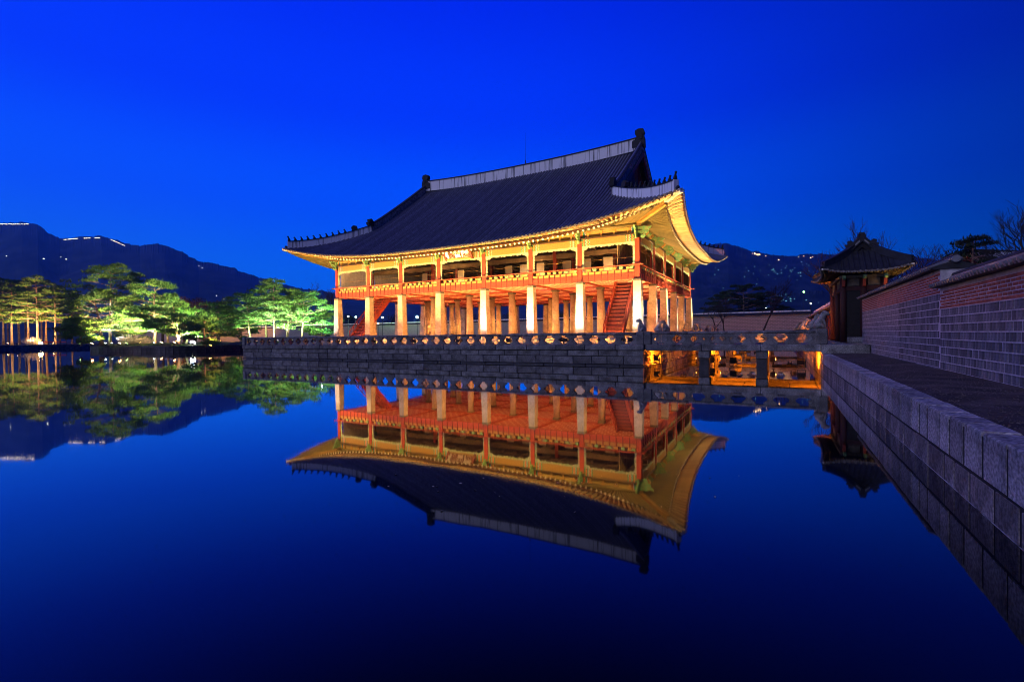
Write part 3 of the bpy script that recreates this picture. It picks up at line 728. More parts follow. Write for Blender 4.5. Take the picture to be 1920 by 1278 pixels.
# inner beams and paper doors standing inside
for y in (YS[1], YS[4]):
    m = MB(); m.box(-16.6, 16.6, y-0.15, y+0.15, 9.55, 9.95); m.build('inner_beam', CEIL, pav)
for x, w in ((-9.0, .75), (-7.3, .75), (-3.9, .85), (-0.8, .5), (2.2, .8), (4.0, .85), (5.9, .85), (8.8, .9), (10.9, .8), (13.0, .9)):
    m = MB(); m.box(x-w/2, x+w/2, YS[1]+0.2, YS[1]+0.25, 6.9, 9.30); d = m.build('door_panel', PANEL, pav)
    m = MB(); m.box(x-w/2-0.05, x-w/2, YS[1]+0.19, YS[1]+0.26, 6.9, 9.36).box(x+w/2, x+w/2+0.05, YS[1]+0.19, YS[1]+0.26, 6.9, 9.36).box(x-w/2, x+w/2, YS[1]+0.19, YS[1]+0.26, 9.30, 9.36); m.build('door_frame', WOOD_D, d)
m = MB(); m.tube([(-17, YS[0]+0.6, 8.32), (17, YS[0]+0.6, 8.32)], 0.02, 5); m.build('inner_rod', OCHRE, pav)
# lattice doors closing the east front, set back between the pillars
for j in range(5):
    a, b = YS[j]+0.35, YS[j+1]-0.35; m = MB(); n = 9
    for k in range(n): y = a + (b-a)*(k+0.5)/n; m.box(15.4, 15.46, y-(b-a)/n*0.46, y+(b-a)/n*0.46, 6.9, 9.9)
    m.build('slatted_screen', mat('brown_slats', (0.30, 0.20, 0.11), 0.7, 0.3, 4), pav)

for j in range(5):
    a, b = YS[j]+0.19, YS[j+1]-0.19; m = MB(); n = 9
    for k in range(n): y = a + (b-a)*(k+0.5)/n; m.box(-16.96, -16.9, y-(b-a)/n*0.49, y+(b-a)/n*0.49, 6.9, 10.2)
    m.build('slatted_screen', mat('pale_screen', (0.42, 0.38, 0.40), 0.7, 0.2, 4), pav)
for i in range(7):
    m = MB(); m.box(XS[i+1]+0.05, XS[i]-0.05, 12.3, 12.36, 6.9, 10.2); m.build('closed_screen', WOOD_D, pav)

def side_items(sd, detailed):
    """balcony, lintels, fringes, frieze and brackets of one side"""
    cs = XS[::-1] if sd in 'SN' else YS
    O = {'S': (0, -12.7), 'N': (0, 12.7), 'E': (17.2, 0), 'W': (-17.2, 0)}[sd]
    rz = {'S': 0, 'E': math.pi/2, 'N': math.pi, 'W': -math.pi/2}[sd]
    sg = 1 if sd in 'SE' else -1
    def P(s_, z=0.0): return (O[0] + (s_ if sd in 'SN' else 0), O[1] + (s_ if sd in 'EW' else 0), z)
    flip = sd in 'NW'
    for i in range(len(cs)-1):
        a, b = cs[i]+0.19, cs[i+1]-0.19; w = b-a; mid = (a+b)/2; L = w
        # balcony panelling: red fascia boards below, ochre boards above, dark posts between, carved blocks under the rail
        n = 8 if sd in 'SN' else 8; pw = L/n
        if detailed:
            for k in range(n):
                s_ = a + (k+0.5)*pw
                m = MB(); m.box(-pw/2+0.035, pw/2-0.035, -0.14, -0.08, 6.46, 6.93); m.build('balcony_panel', RED, pav, P(s_), rz)
                m = MB(); m.box(-pw/2+0.035, pw/2-0.035, -0.11, -0.05, 6.97, 7.22); m.build('balcony_upper_panel', OCHRE, pav, P(s_), rz)
                m = MB(); m.prism([(-0.10, 7.26), (0.10, 7.26), (0.20, 7.42), (0.13, 7.47), (-0.13, 7.47), (-0.20, 7.42)], -0.20, -0.12, 'y'); m.build('lotus_block', GREEN if k % 2 else OCHRE, pav, P(s_+ (pw/2 if k < n-1 else 0)), rz)
            for k in range(n+1):
                s_ = a + k*pw
                m = MB(); m.box(-0.035, 0.035, -0.19, -0.05, 6.42, 7.26); m.build('balcony_post', RED_D, pav, P(s_), rz)
        else:
            m = MB(); m.box(-L/2, L/2, -0.14, -0.08, 6.46, 7.25); m.build('balcony_panel', RED, pav, P(mid), rz)
        m = MB(); m.box(-L/2, L/2, -0.17, -0.06, 6.93, 6.97).box(-L/2, L/2, -0.17, -0.06, 7.22, 7.26); m.build('balcony_rail_band', RED_D, pav, P(mid), rz)
        # lintel, dark plate, frieze with struts
        m = MB(); m.box(-w/2-0.02, w/2+0.02, -0.13, 0.13, 9.46, 10.02); m.build('lintel', LINTEL, pav, P(mid), rz)
        m = MB(); m.box(-w/2-0.19, w/2+0.19, -0.20, 0.20, 10.02, 10.14); m.build('plate_beam', WOOD_D, pav, P(mid), rz)
        m = MB(); m.box(-w/2-0.19, w/2+0.19, -0.05, 0.05, 10.14, 10.66); m.build('frieze_board', SOROB, pav, P(mid), rz)
        m = MB(); m.tube([(-w/2-0.19, -0.02, 10.80), (w/2+0.19, -0.02, 10.80)], 0.17, 10); m.build('purlin', RAFT, pav, P(mid), rz, smooth=True)
        for k in range(4):
            s_ = a + w*(k+0.5)/4 
            m = MB(); m.prism([(-0.07, 10.14), (0.07, 10.14), (0.07, 10.36), (0.19, 10.58), (0.19, 10.645), (-0.19, 10.645), (-0.19, 10.58), (-0.07, 10.36)], -0.17, -0.055, 'y'); m.build('frieze_strut', OCHRE, pav, P(s_), rz, fix=True)
        # carved fringe round the opening, scalloped inner edge
        m = MB(); N = 46
        for k in range(N+1):
            x = -w/2 + w*k/N; u = abs(x)/(w/2)
            zb = 9.30 - 0.05*math.sin(k*1.9) - 0.03*math.sin(k*0.83+i) - 0.30*max(0, u-0.72)/0.28
            if u > 0.93: zb = 9.0
            m.v += [(x, -0.10, 9.46), (x, -0.10, zb), (x, -0.04, 9.46), (x, -0.04, zb)]
        for k in range(N):
            o = 4*k; m.f += [(o, o+1, o+5, o+4), (o+2, o+6, o+7, o+3), (o+1, o+3, o+7, o+5)]
        for s2 in (-1, 1):
            o = len(m.v); M = 22
            for k in range(M+1):
                z = 7.62 + (9.05-7.62)*k/M; dx = 0.17 + 0.035*math.sin(k*1.7+i)
                m.v += [(s2*w/2, -0.10, z), (s2*(w/2-dx), -0.10, z), (s2*w/2, -0.04, z), (s2*(w/2-dx), -0.04, z)]
            for k in range(M):
                q = o+4*k; m.f += [(q, q+1, q+5, q+4), (q+2, q+6, q+7, q+3), (q+1, q+3, q+7, q+5)]
        m.build('carved_fringe', FRINGE, pav, P(mid), rz)
    # continuous hand rail with a lower rail
    L = cs[-1]-cs[0]
    m = MB(); m.tube([(-L/2-0.55, -0.34, 7.56), (L/2+0.55, -0.34, 7.56)], 0.055, 8); m.build('hand_rail', RED, pav, P(0), rz)
    for i, c in enumerate(cs):
        # bracket set on every pillar: wing-shaped blades pointing outward, a block and a beam head
        if sd in 'SN' or 0 < i < len(cs)-1 or True:
            m = MB()
            for q, (z, ln) in enumerate(((9.74, 0.62), (10.05, 0.85), (10.36, 1.05))):
                m.prism([(0.16, z), (-0.25, z-0.02), (-ln*0.7, z-0.10), (-ln, z+0.05), (-ln*1.08, z+0.22), (-ln*0.8, z+0.14), (-ln*0.55, z+0.26), (-0.2, z+0.24), (0.16, z+0.26)], -0.06-0.004*q, 0.06+0.004*q, 'x')
            m.build('bracket', GREEN, pav, P(c), rz, fix=True)
            m = MB(); m.box(-0.26, 0.26, -0.26, 0.26, 9.735, 9.86); m.box(-0.22, 0.22, -0.31, 0.2, 10.66, 10.74); m.build('bearing_block', OCHRE, pav, P(c, 0), rz)
        if sd == 'E' and i < len(cs)-1:
            for k in range(1, 6):
                s_ = c + (cs[i+1]-c)*k/6; m = MB()
                m.prism([(-0.05, 10.14), (-0.30, 10.20), (-0.52, 10.42), (-0.44, 10.62), (-0.30, 10.50), (-0.2, 10.66), (-0.05, 10.66)], -0.05, 0.05, 'x')
                m.build('flower_bracket', GREEN if k % 2 else OCHRE, pav, P(s_), rz, fix=True)
FRINGE = mat('carved_fringe_paint', (0.56, 0.50, 0.38), 0.6, 0.5, 7, 0, 1, 0.1, col2=(0.06, 0.32, 0.20))
side_items('S', True); side_items('E', True); side_items('N', False); side_items('W', False)

ROOF = Roof(17.2, 12.7, 3.5, 4.17, 10.02, 1.95, 0.62, 0.0042, 8.0, 14.65)
build_roof(pav, ROOF, rr=0.10, rafters=0.45, base_z=11.0, figures=((1, -1), (-1, -1), (1, 1)))
zr = ROOF.pt('S', 0, ROOF.HY)[2]
m = MB(); m.tube([(0.7, 0, zr+1.1), (0.7, 0, zr+1.7)], 0.06, 6).tube([(0.7, 0, zr+1.7), (0.7, 0, zr+5.0)], [0.016, 0.008], 5); m.build('lightning_rod', DARKM, pav)

# the two open stairs
def stairs(x0, x1, y0, y1, z0, z1):
    X0, X1, Y0, Y1 = x0-PC.x, x1-PC.x, y0-PC.y, y1-PC.y
    m = MB()
    for x in (X0, X1): m.beam((x, Y0, z0+0.05), (x, Y1, z1), 0.09, 0.42)
    st = m.build('staircase', RED, pav); n = 14
    for i in range(n):
        f = (i+0.5)/n; y = Y0+(Y1-Y0)*f; z = z0+(z1-z0)*f
        m = MB(); m.box(X0+0.05, X1-0.05, y-0.17, y+0.17, z+0.02, z+0.08); m.build('tread', RED, st)
        m = MB(); m.box(X0+0.05, X1-0.05, y+0.12, y+0.145, z+0.08, z+0.34); m.build('riser', RED_D, st)
    for x in (X0, X1):
        m = MB(); m.tube([(x, Y0, z0+0.95), (x, Y1, z1+0.85)], 0.05, 6).tube([(x, Y0, z0+0.55), (x, Y1, z1+0.45)], 0.025, 5); m.build('banister', RED, st)
        for i in range(9):
            f = i/8; m = MB(); m.box(x-0.03, x+0.03, Y0+(Y1-Y0)*f-0.03, Y0+(Y1-Y0)*f+0.03, z0+(z1-z0)*f+0.1, z0+(z1-z0)*f+0.92); m.build('baluster', RED, st)
stairs(-2.5, -0.95, -1.25, 2.6, 1.72, 6.3)
stairs(-32.2, -30.5, -0.4, 4.2, 1.72, 6.4)

# name board with three characters, read from right to left
sign = thing('name_board', 'red name board with three large white characters hung under the eaves', 'sign', (-17.2, -0.75, 9.95))
sign.rotation_euler = (R_(-38)*-1, 0, 0)
m = MB(); m.box(-1.42, 1.42, -0.02, 0.06, -0.52, 0.52); m.build('board', mat('sign_red', (0.07, 0.016, 0.007), 0.6, 0.2, 5), sign)
for a in ((-1.62, -1.42, -0.72, 0.80), (1.42, 1.62, -0.72, 0.80)):
    m = MB(); m.box(a[0], a[1], -0.06, 0.08, a[2], a[3]); m.build('side_frame', RED_D, sign)
for z0, z1 in ((-0.68, -0.52), (0.52, 0.66)):
    m = MB(); m.box(-1.42, 1.42, -0.06, 0.08, z0, z1); m.build('end_frame', OCHRE, sign)
for ch, x in (('\u6a13', -0.92), ('\u6703', 0.0), ('\u6176', 0.92)):
    cu = bpy.data.curves.new('character', 'FONT'); cu.body = ch; cu.size = 1.0; cu.align_x = 'CENTER'; cu.align_y = 'CENTER'; cu.extrude = 0.008; cu.offset = 0.03
    o = bpy.data.objects.new('character', cu); COL.objects.link(o)
    dg = bpy.context.evaluated_depsgraph_get(); dg.update(); me = bpy.data.meshes.new_from_object(o.evaluated_get(dg)); bpy.data.objects.remove(o)
    me.materials.clear(); me.materials.append(mat('white_lettering', (0.95, 0.93, 0.88), 0.5, 0.02, 5))
    xs = [v.co.x for v in me.vertices]; ys = [v.co.y for v in me.vertices]
    if xs:
        cx, cy = (min(xs)+max(xs))/2, (min(ys)+max(ys))/2; k = 1.0/max(max(xs)-min(xs), max(ys)-min(ys))
        for v in me.vertices: v.co = Vector(((v.co.x-cx)*k, -0.024 - v.co.z*0.6 - 0.006, (v.co.y-cy)*k))
        put('character', me, sign, (x, 0, 0))

# ------------------------------------------------------------------ bridges
def bridge(y0, wd, label, fig_a):
    b = thing('stone_bridge', label, 'bridge', (0, 0, 0))
    xa, xb = TX1+0.08, 13.9
    y1 = y0+wd
    cuts = [xa, 6.05, 9.05, PX1-0.02, xb]
    for i in range(4):                                   # edge beams on both sides, slabs between
        for ya, yb in ((y0-0.05, y0+0.55), (y1-0.55, y1+0.05)):
            m = MB(); m.cbox(cuts[i]+0.008, cuts[i+1]-0.008, ya, yb, Z_COP0+(0.0 if i < 3 else -0.16), Z_COP1, 0.025); m.build('edge_beam', STONE_D, b, fix=True)
        n = max(2, int((cuts[i+1]-cuts[i])/0.95))
        for k in range(n):
            u = cuts[i]+(cuts[i+1]-cuts[i])*k/n; v = cuts[i]+(cuts[i+1]-cuts[i])*(k+1)/n
            m = MB(); m.cbox(u+0.006, v-0.006, y0+0.56, y1-0.56, Z_COP1-0.22, Z_COP1-0.02, 0.02); m.build('deck_slab', STONE_D, b, fix=True)
    for x0, x1 in ((5.84, 6.45), (8.81, 9.41)):
        for ya in (y0+0.05, (y0+y1)/2-0.3, y1-0.65):
            m = MB(); m.cbox(x0, x1, ya, ya+0.6, 0.55, Z_COP0-0.005, 0.03); m.build('pier_head', STONE_D, b, fix=True)
            m = MB(); m.cbox(x0+0.03, x1-0.03, ya+0.03, ya+0.57, -1.0, 0.545, 0.03); m.build('pier', mat('wet_stone', (0.05, 0.05, 0.055), 0.6, 0.4, 3, 0.4, 30, 0.2), b, fix=True)
        m = MB(); m.box(x0+0.1, x1-0.1, y0+0.66, y1-0.66, 0.70, Z_COP0+0.12); m.build('cross_beam', STONE_D, b)
    for y in (y0+0.22, y1-0.22):
        balustrade(b, TX1+0.42, y, PX1-0.25, y, 8, 2)
        post(b, PX1+0.05, y, STONE_D, STATUE, R_(fig_a), 0.05, 1.15)
        post(b, TX1+0.20, y, STONE_D, STATUE if y > y0+1 else None, R_(fig_a+180))
    return b
bridge(TY0, 5.4, 'near stone bridge with orange light glowing under its deck', 0)
bridge(6.9, 5.0, 'middle stone bridge seen through the openings of the nearest one', 0)
bridge(22.4, 5.2, 'farthest stone bridge reaching the shore by the red wall', 0)

# ------------------------------------------------------------------ east bank, path and palace wall
BANK_A = mat('bank_granite', (0.42, 0.38, 0.35), 0.9, 0.40, 1.8, 0.8, 28, 0.34, speck=0.42)
BANK_B = mat('bank_granite_stained', (0.24, 0.20, 0.175), 0.9, 0.5, 1.5, 0.8, 28, 0.36, speck=0.4)
bank = thing('bank_wall', 'retaining wall of rough granite blocks along the right-hand bank', 'wall', (0, 0, 0))
rnd = random.Random(21)
course(bank, 'W', -37.0, TY0-0.1, 0.36, 0.90, 'W', PX1, 0.38, 0.85, 0.34, BANK_A, 0.0, 0.016, name='bank_block', g=0.022, jj=0.004)
course(bank, 'W', -37.0, TY0-0.1, -0.22, 0.36, 'W', PX1, 0.35, 0.95, 0.36, BANK_B, 0.002, 0.016, name='bank_block', g=0.020, jj=0.004)
course(bank, 'W', TY0-0.1, 33.0, 0.36, 0.90, 'W', PX1, 0.6, 1.1, 0.34, STONE_D, 0.0, 0.03, name='bank_block')
course(bank, 'W', TY0-0.1, 33.0, -0.22, 0.36, 'W', PX1, 0.6, 1.1, 0.36, STONE_D, 0.01, 0.03, name='bank_block')
m = MB(); m.box(PX1, PX1+0.3, -75, -37.0, -0.3, 0.90).box(PX1, PX1+0.3, 33.0, 52, -0.3, 0.90); m.build('wall_core', STONE_D, bank)
m = MB(); m.box(PX1+0.009, PX1+0.335, -37, 33, -0.5, 0.84); m.build('joint_shade', mat('joint_shade', (0.02, 0.018, 0.016), 0.95, 0.3, 5), bank)  # dark filler almost flush in the joints, standing in for their deep shade
m = MB(); m.box(PX1-0.010, PX1, -60, TY0-0.3, -0.02, 0.004); m.build('tide_line', mat('tide_line', (0.40, 0.37, 0.33), 0.8, 0.8, 3), bank)
m = MB(); n = 60
for i in range(n+1):
    y = -60 + 51.3*i/n
    m.v += [(PX1+0.26+0.05*noise.noise(Vector((y*1.7, 0, 0))), y, 0.868), (12.9, y, 0.90+0.02*noise.noise(Vector((y*.8, 3, 0)))), (13.98, y, 0.905)]
for i in range(n):
    for k in range(2): m.f.append((3*i+k, 3*i+k+1, 3*i+k+4, 3*i+k+3))
struct(m.build('path', SOIL, fix=True))

XW = 13.95
def unit_block(w, h, mt, name, d=0.05, c=0.008):
    m = MB(); m.cbox(-0.012, d, -w/2, w/2, 0, h, c*0.5); return m.mesh(name, mt)
def palace_wall(label, y0, y1, ybase, z0, rows_g, pg, rows_r, pr, y_parts_g, y_parts_r, seed):
    """y0 < y1; pieces between y_parts and the visible end are parts, the others are joined"""
    w = thing('palace_wall', label, 'wall', (0, 0, 0)); r = random.Random(seed)
    zg = z0 + rows_g*pg; zrd = zg + rows_r*pr; zp = zrd + 0.12
    m = MB(); m.box(XW-0.001, XW+0.62, y0, y1, 0.5, zp); m.build('wall_core', MORTAR, w)
    m = MB(); m.box(XW-0.004, XW+0.630, y0+0.002, y1-0.002, zrd, zp+0.02); m.build('plaster_band', PLASTER_B, w)
    rest = MB(); gm = [unit_block(x, pg-0.028, BLOCKG, 'stone_block') for x in (0.125, 0.145, 0.165)]; gw = (0.125, 0.145, 0.165)
    for k in range(rows_g):
        y = y1 - r.uniform(0.02, 0.1)
        while y > y0+0.1:
            q = r.randrange(3); yc = y - gw[q]/2; j = r.uniform(-0.006, 0.004)
            if yc-gw[q]/2 < y0: break
            if y_parts_g[0] < yc < y_parts_g[1]: put('stone_block', gm[q], w, (XW+j, yc, z0+k*pg+0.012))
            else: rest.box(XW-0.012+j, XW+0.03, yc-gw[q]/2, yc+gw[q]/2, z0+k*pg+0.012, z0+k*pg+pg-0.016)
            y -= gw[q] + r.uniform(0.034, 0.052)
    stuff(rest.build('stone_blocks_beyond', BLOCKG, w)); rest = MB()
    bl = 0.205; bm = unit_block(bl, pr-0.022, BRICK, 'brick'); bw = unit_block(bl*2.6, pr-0.018, BRICK, 'band_brick')
    for k in range(rows_r):
        band = k in (0, rows_r-1); L = bl*2.6 if band else bl; y = y1 - (L/2 if k % 2 else 0) - 0.01
        while y - L > y0:
            yc = y - L/2
            if y_parts_r[0] < yc < y_parts_r[1]: put('band_brick' if band else 'brick', bw if band else bm, w, (XW+r.uniform(-0.006, 0.004), yc, zg+k*pr+0.011))
            else: rest.box(XW-0.012, XW+0.03, yc-L/2, yc+L/2, zg+k*pr+0.011, zg+k*pr+pr-0.011)
            y -= L + (0.006 if band else 0.046)
    if rest.v: stuff(rest.build('bricks_beyond', BRICK, w))
    # tiled cap
    m = MB(); m.prism([(XW-0.20, zp+0.02), (XW+0.31, zp+0.22), (XW+0.82, zp+0.02), (XW+0.78, zp-0.02), (XW-0.16, zp-0.02)], y0-0.06, y1+0.06, 'y'); m.build('cap_bed', TILE_D, w, fix=True)
    m = MB(); m.tube([(-0.24, 0, 0.03), (0.0, 0, 0.115), (0.50, 0, 0.255)], 0.062, 6); tm = m.mesh('cap_tile', TILE)
    n = int((y1-y0)/0.21)
    for i in range(n+1):
        y = y1 + 0.02 - i*0.21
        if y < -29: break
        put('cap_tile', tm, w, (XW+r.uniform(-0.012, 0.012), y, zp+0.01+r.uniform(-0.006, 0.006)))
    m = MB()
    for q, (dx, z) in enumerate(((0.12, 0.26), (0.10, 0.30))): m.box(XW+0.31-dx, XW+0.31+dx, y0-0.05, y1+0.05-0.003*q, zp+z-0.045, zp+z)
    m.build('cap_ridge', TILE, w)
    m = MB(); m.tube([(XW+0.31, y0-0.08, zp+0.33), (XW+0.31, y1+0.10, zp+0.33)], 0.075, 8); m.build('cap_ridge_tiles', TILE_D, w)
    m = MB(); m.tube([(XW+0.31, y1+0.04, zp+0.24), (XW+0.31, y1+0.16, zp+0.24)], 0.10, 10); m.build('cap_end_tile', TILE, w)
    m = MB(); m.tube([(XW+0.31, y0-0.16, zp+0.24), (XW+0.31, y0-0.04, zp+0.24)], 0.10, 10); m.build('cap_end_tile', TILE, w)
    m = MB(); m.cbox(XW-0.05, XW+0.1, y0, y1, 0.6, z0-0.004, 0.02); m.build('footing', STONE_D, w, fix=True)
    return w
palace_wall('lower palace wall section of grey blocks and red brick, closest to us', -42.0, -21.2, 0, 0.905, 8, 0.2125, 6, 0.0835, (-27.6, -21), (-27.6, -21), 3)
palace_wall('taller palace wall section behind the step, running to the dark gatehouse', -21.2, -6.6, 0, 0.930, 10, 0.2125, 7, 0.0835, (-21.3, -15.8), (-21.3, -11.2), 4)

# ------------------------------------------------------------------ gatehouse at the bridge end
gate = thing('gatehouse', 'dark timber gatehouse with tiled roof where the near bridge lands', 'gatehouse', (14.2, -2.0, 0), math.pi/2)
m = MB(); m.box(-3.6, 3.4, -1.5, 1.5, 0.85, 1.36); m.build('stone_base', STONE_D, gate)
m = MB(); m.cbox(-3.35, -2.75, -1.4, 0.80, 1.362, 1.66, 0.03); m.build('sill_stone', STONE_D, gate, fix=True)
m = MB(); m.tube([(0, 0, 1.37), (0, 0, 5.15)], 0.17, 10); gp = m.mesh('pillar', mat('gate_red', (0.045, 0.011, 0.009), 0.7, 0.3, 5), True)
for x in (-3, 0, 3):
    for y in (-0.97, 0, 0.97):
        if (x, y) != (0, 0): put('pillar', gp, gate, (x, y, 0))
for x, a, b in ((-3, -0.82, -0.15), (-3, 0.15, 0.82)):
    m = MB(); m.box(x-0.04, x+0.04, a, b, 1.67, 4.35); m.build('wall_panel', mat('black_wood', (0.012, 0.010, 0.010), 0.7, 0.3, 5), gate)
    m = MB(); m.box(x-0.05, x+0.05, a+0.05, b-0.05, 4.62, 5.05); m.build('frieze_panel', mat('weathered_board', (0.13, 0.11, 0.08), 0.8, 0.3, 5), gate)
    m = MB(); m.box(x-0.08, x+0.08, a-0.02, b+0.02, 4.36, 4.60); m.build('tie_beam', mat('gate_red', (0.045, 0.011, 0.009)), gate)
for y in (-0.97, 0.97):
    for a, b in ((-2.85, -0.15), (0.15, 2.85)):
        m = MB(); m.box(a, b, y-0.08, y+0.08, 4.36, 4.60); m.build('tie_beam', mat('gate_red', (0.045, 0.011, 0.009)), gate)
        m = MB(); m.box(a+0.05, b-0.05, y-0.05, y+0.05, 4.62, 5.05); m.build('frieze_panel', mat('weathered_board', (0.13, 0.11, 0.08), 0.8, 0.3, 5), gate)
for a, b in ((-2.8, -1.5), (-1.45, -0.2), (0.2, 1.45), (1.5, 2.8)):
    m = MB(); m.box(a, b, -0.05, 0.05, 1.5, 4.3); m.build('door_leaf', mat('black_wood', (0.012, 0.010, 0.010)), gate)
m = MB(); m.box(-3.2, 3.2, -1.17, 1.17, 5.06, 5.22); m.build('plate_beam', mat('weathered_board', (0.13, 0.11, 0.08)), gate)
for y in (-0.97, 0, 0.97):
    m = MB(); m.prism([(-3.1, 5.06), (-3.55, 4.95), (-3.75, 5.05), (-3.6, 5.2), (-3.1, 5.22)], y-0.06, y+0.06, 'y'); m.build('bracket', GREEN, gate, fix=True)
    m = MB(); m.prism([(-3.17, 4.55), (-3.30, 4.6), (-3.42, 4.95), (-3.17, 5.04)], y-0.07, y+0.07, 'y'); m.build('strut', RED, gate, fix=True)
GR = Roof(3.0, 0.97, 0.9, 1.2, 5.38, 0.30, 0.88, 0.03, 3.0, 2.55, 0.35)
build_roof(gate, GR, sp=0.26, r=0.065, single='', ridge_h=0.38, hip_h=0.22, fall_h=0.24, th=0.22, rafters=0.30, plaster=False, rr=0.06, base_z=5.55, gable_mat=mat('black_wood', (0.012, 0.010, 0.010)), TM=mat('gate_tile', (0.022, 0.022, 0.026), 0.7, 0.3, 3, 0.2, 20))

def red_wall(label, y0, y1, x, h):
    w = thing('red_wall', label, 'wall', (x, (y0+y1)/2, 0)); L = (y1-y0)/2
    m = MB(); m.box(-0.08, 0.08, -L, L, 1.2, h); m.build('panelling', RED_D, w)
    m = MB(); m.box(-0.3, 0.3, -L, L, 0.8, 1.2); m.build('stone_sill', STONE_D, w)
    n = 5
    for i in range(n+1):
        y = -L + 2*L*i/n; m = MB(); m.box(-0.14, 0.14, y-0.12, y+0.12, 1.2, h+0.1); m.build('post', RED_D, w)
    m = MB(); m.box(-0.3, 0.3, -L, L, h+0.1, h+0.32); m.build('eave_beam', OCHRE, w)
    m = MB(); m.prism([(-0.85, h+0.30), (0, h+0.85), (0.85, h+0.30), (0.8, h+0.24), (-0.8, h+0.24)], -L-0.35, L+0.35, 'y'); m.build('roof', TILE_D, w, fix=True)
    m = MB()
    for i in range(int(2*L/0.28)):
        y = -L+0.28*i; m.tube([(-0.88, y, h+0.33), (0, y, h+0.90)], 0.07, 5)
    m.build('roof_tiles', TILE, w)
    m = MB(); m.box(-0.14, 0.14, -L-0.3, L+0.3, h+0.84, h+1.08); m.build('roof_ridge', PLASTER, w)
red_wall('red timber wall with a small tiled roof, just beyond the gatehouse', 2.2, 12.0, 13.75, 3.35)
red_wall('lower red timber wall farther up the bank towards the white wall', 12.8, 26.0, 13.6, 3.25)

# far wall north of the pond
nw = thing('boundary_wall', 'long pale brick wall closing the far side behind the pond', 'wall', (0, 62, 0))
NWM = bpy.data.materials.new('far_brick'); NWM.use_nodes = True; _t = NWM.node_tree; _b = _t.nodes['Principled BSDF']; _b.inputs['Roughness'].default_value = 0.9
_tc = _n(_t, 'ShaderNodeTexCoord'); _mp = _n(_t, 'ShaderNodeMapping'); _mp.inputs['Rotation'].default_value = (R_(90), 0, 0); _br = _n(_t, 'ShaderNodeTexBrick'); _br.inputs['Scale'].default_value = 1.0
_br.inputs['Brick Width'].default_value = 0.55; _br.inputs['Row Height'].default_value = 0.26; _br.inputs['Mortar Size'].default_value = 0.03
_br.inputs['Color1'].default_value = (0.30, 0.25, 0.24, 1); _br.inputs['Color2'].default_value = (0.22, 0.19, 0.19, 1); _br.inputs['Mortar'].default_value = (0.45, 0.40, 0.38, 1)
_t.links.new(_tc.outputs['Object'], _mp.inputs[0]); _t.links.new(_mp.outputs[0], _br.inputs['Vector']); _t.links.new(_br.outputs[0], _b.inputs['Base Color'])
m = MB(); m.box(-230, 15, -0.3, 0.3, 0.5, 5.0); m.build('wall_face', NWM, nw)
m = MB(); m.box(-230, 15, -0.31, 0.31, 5.0, 5.25); m.build('plaster_band', PLASTER_B, nw)
m = MB(); m.prism([(-0.7, 5.2), (0, 5.7), (0.7, 5.2)], -230.2, 15.2, 'x'); m.build('tiled_cap', TILE_D, nw, fix=True)
m = MB(); m.box(-230, 15, -0.12, 0.12, 5.62, 5.85); m.build('cap_ridge', PLASTER, nw)

# palace hall whose ridge shows above the wall
hall = thing('palace_hall', 'tiled hall roof with pale plaster ridges showing above the palace wall', 'building', tuple(Vector((*(at(1815, 470, 45)+Vector((math.cos(PHI), math.sin(PHI), 0))*6.6).xy, 0))), PHI)
HR = Roof(6.2, 3.2, 1.2, 1.5, 5.75, 0.4, 0.55, 0.03, 4.0, 6.6, 0.4)
m = MB(); m.box(-6, 6, -3, 3, 0.8, 6.0); m.build('walls', RED_D, hall)
m = MB(); m.box(-6.6, 6.6, -3.6, 3.6, 0.5, 1.2); m.build('stone_base', STONE_D, hall)
build_roof(hall, HR, sp=0.34, r=0.08, single='', ridge_h=0.55, hip_h=0.35, fall_h=0.38, th=0.3, rafters=0.45, rr=0.07, base_z=6.1)

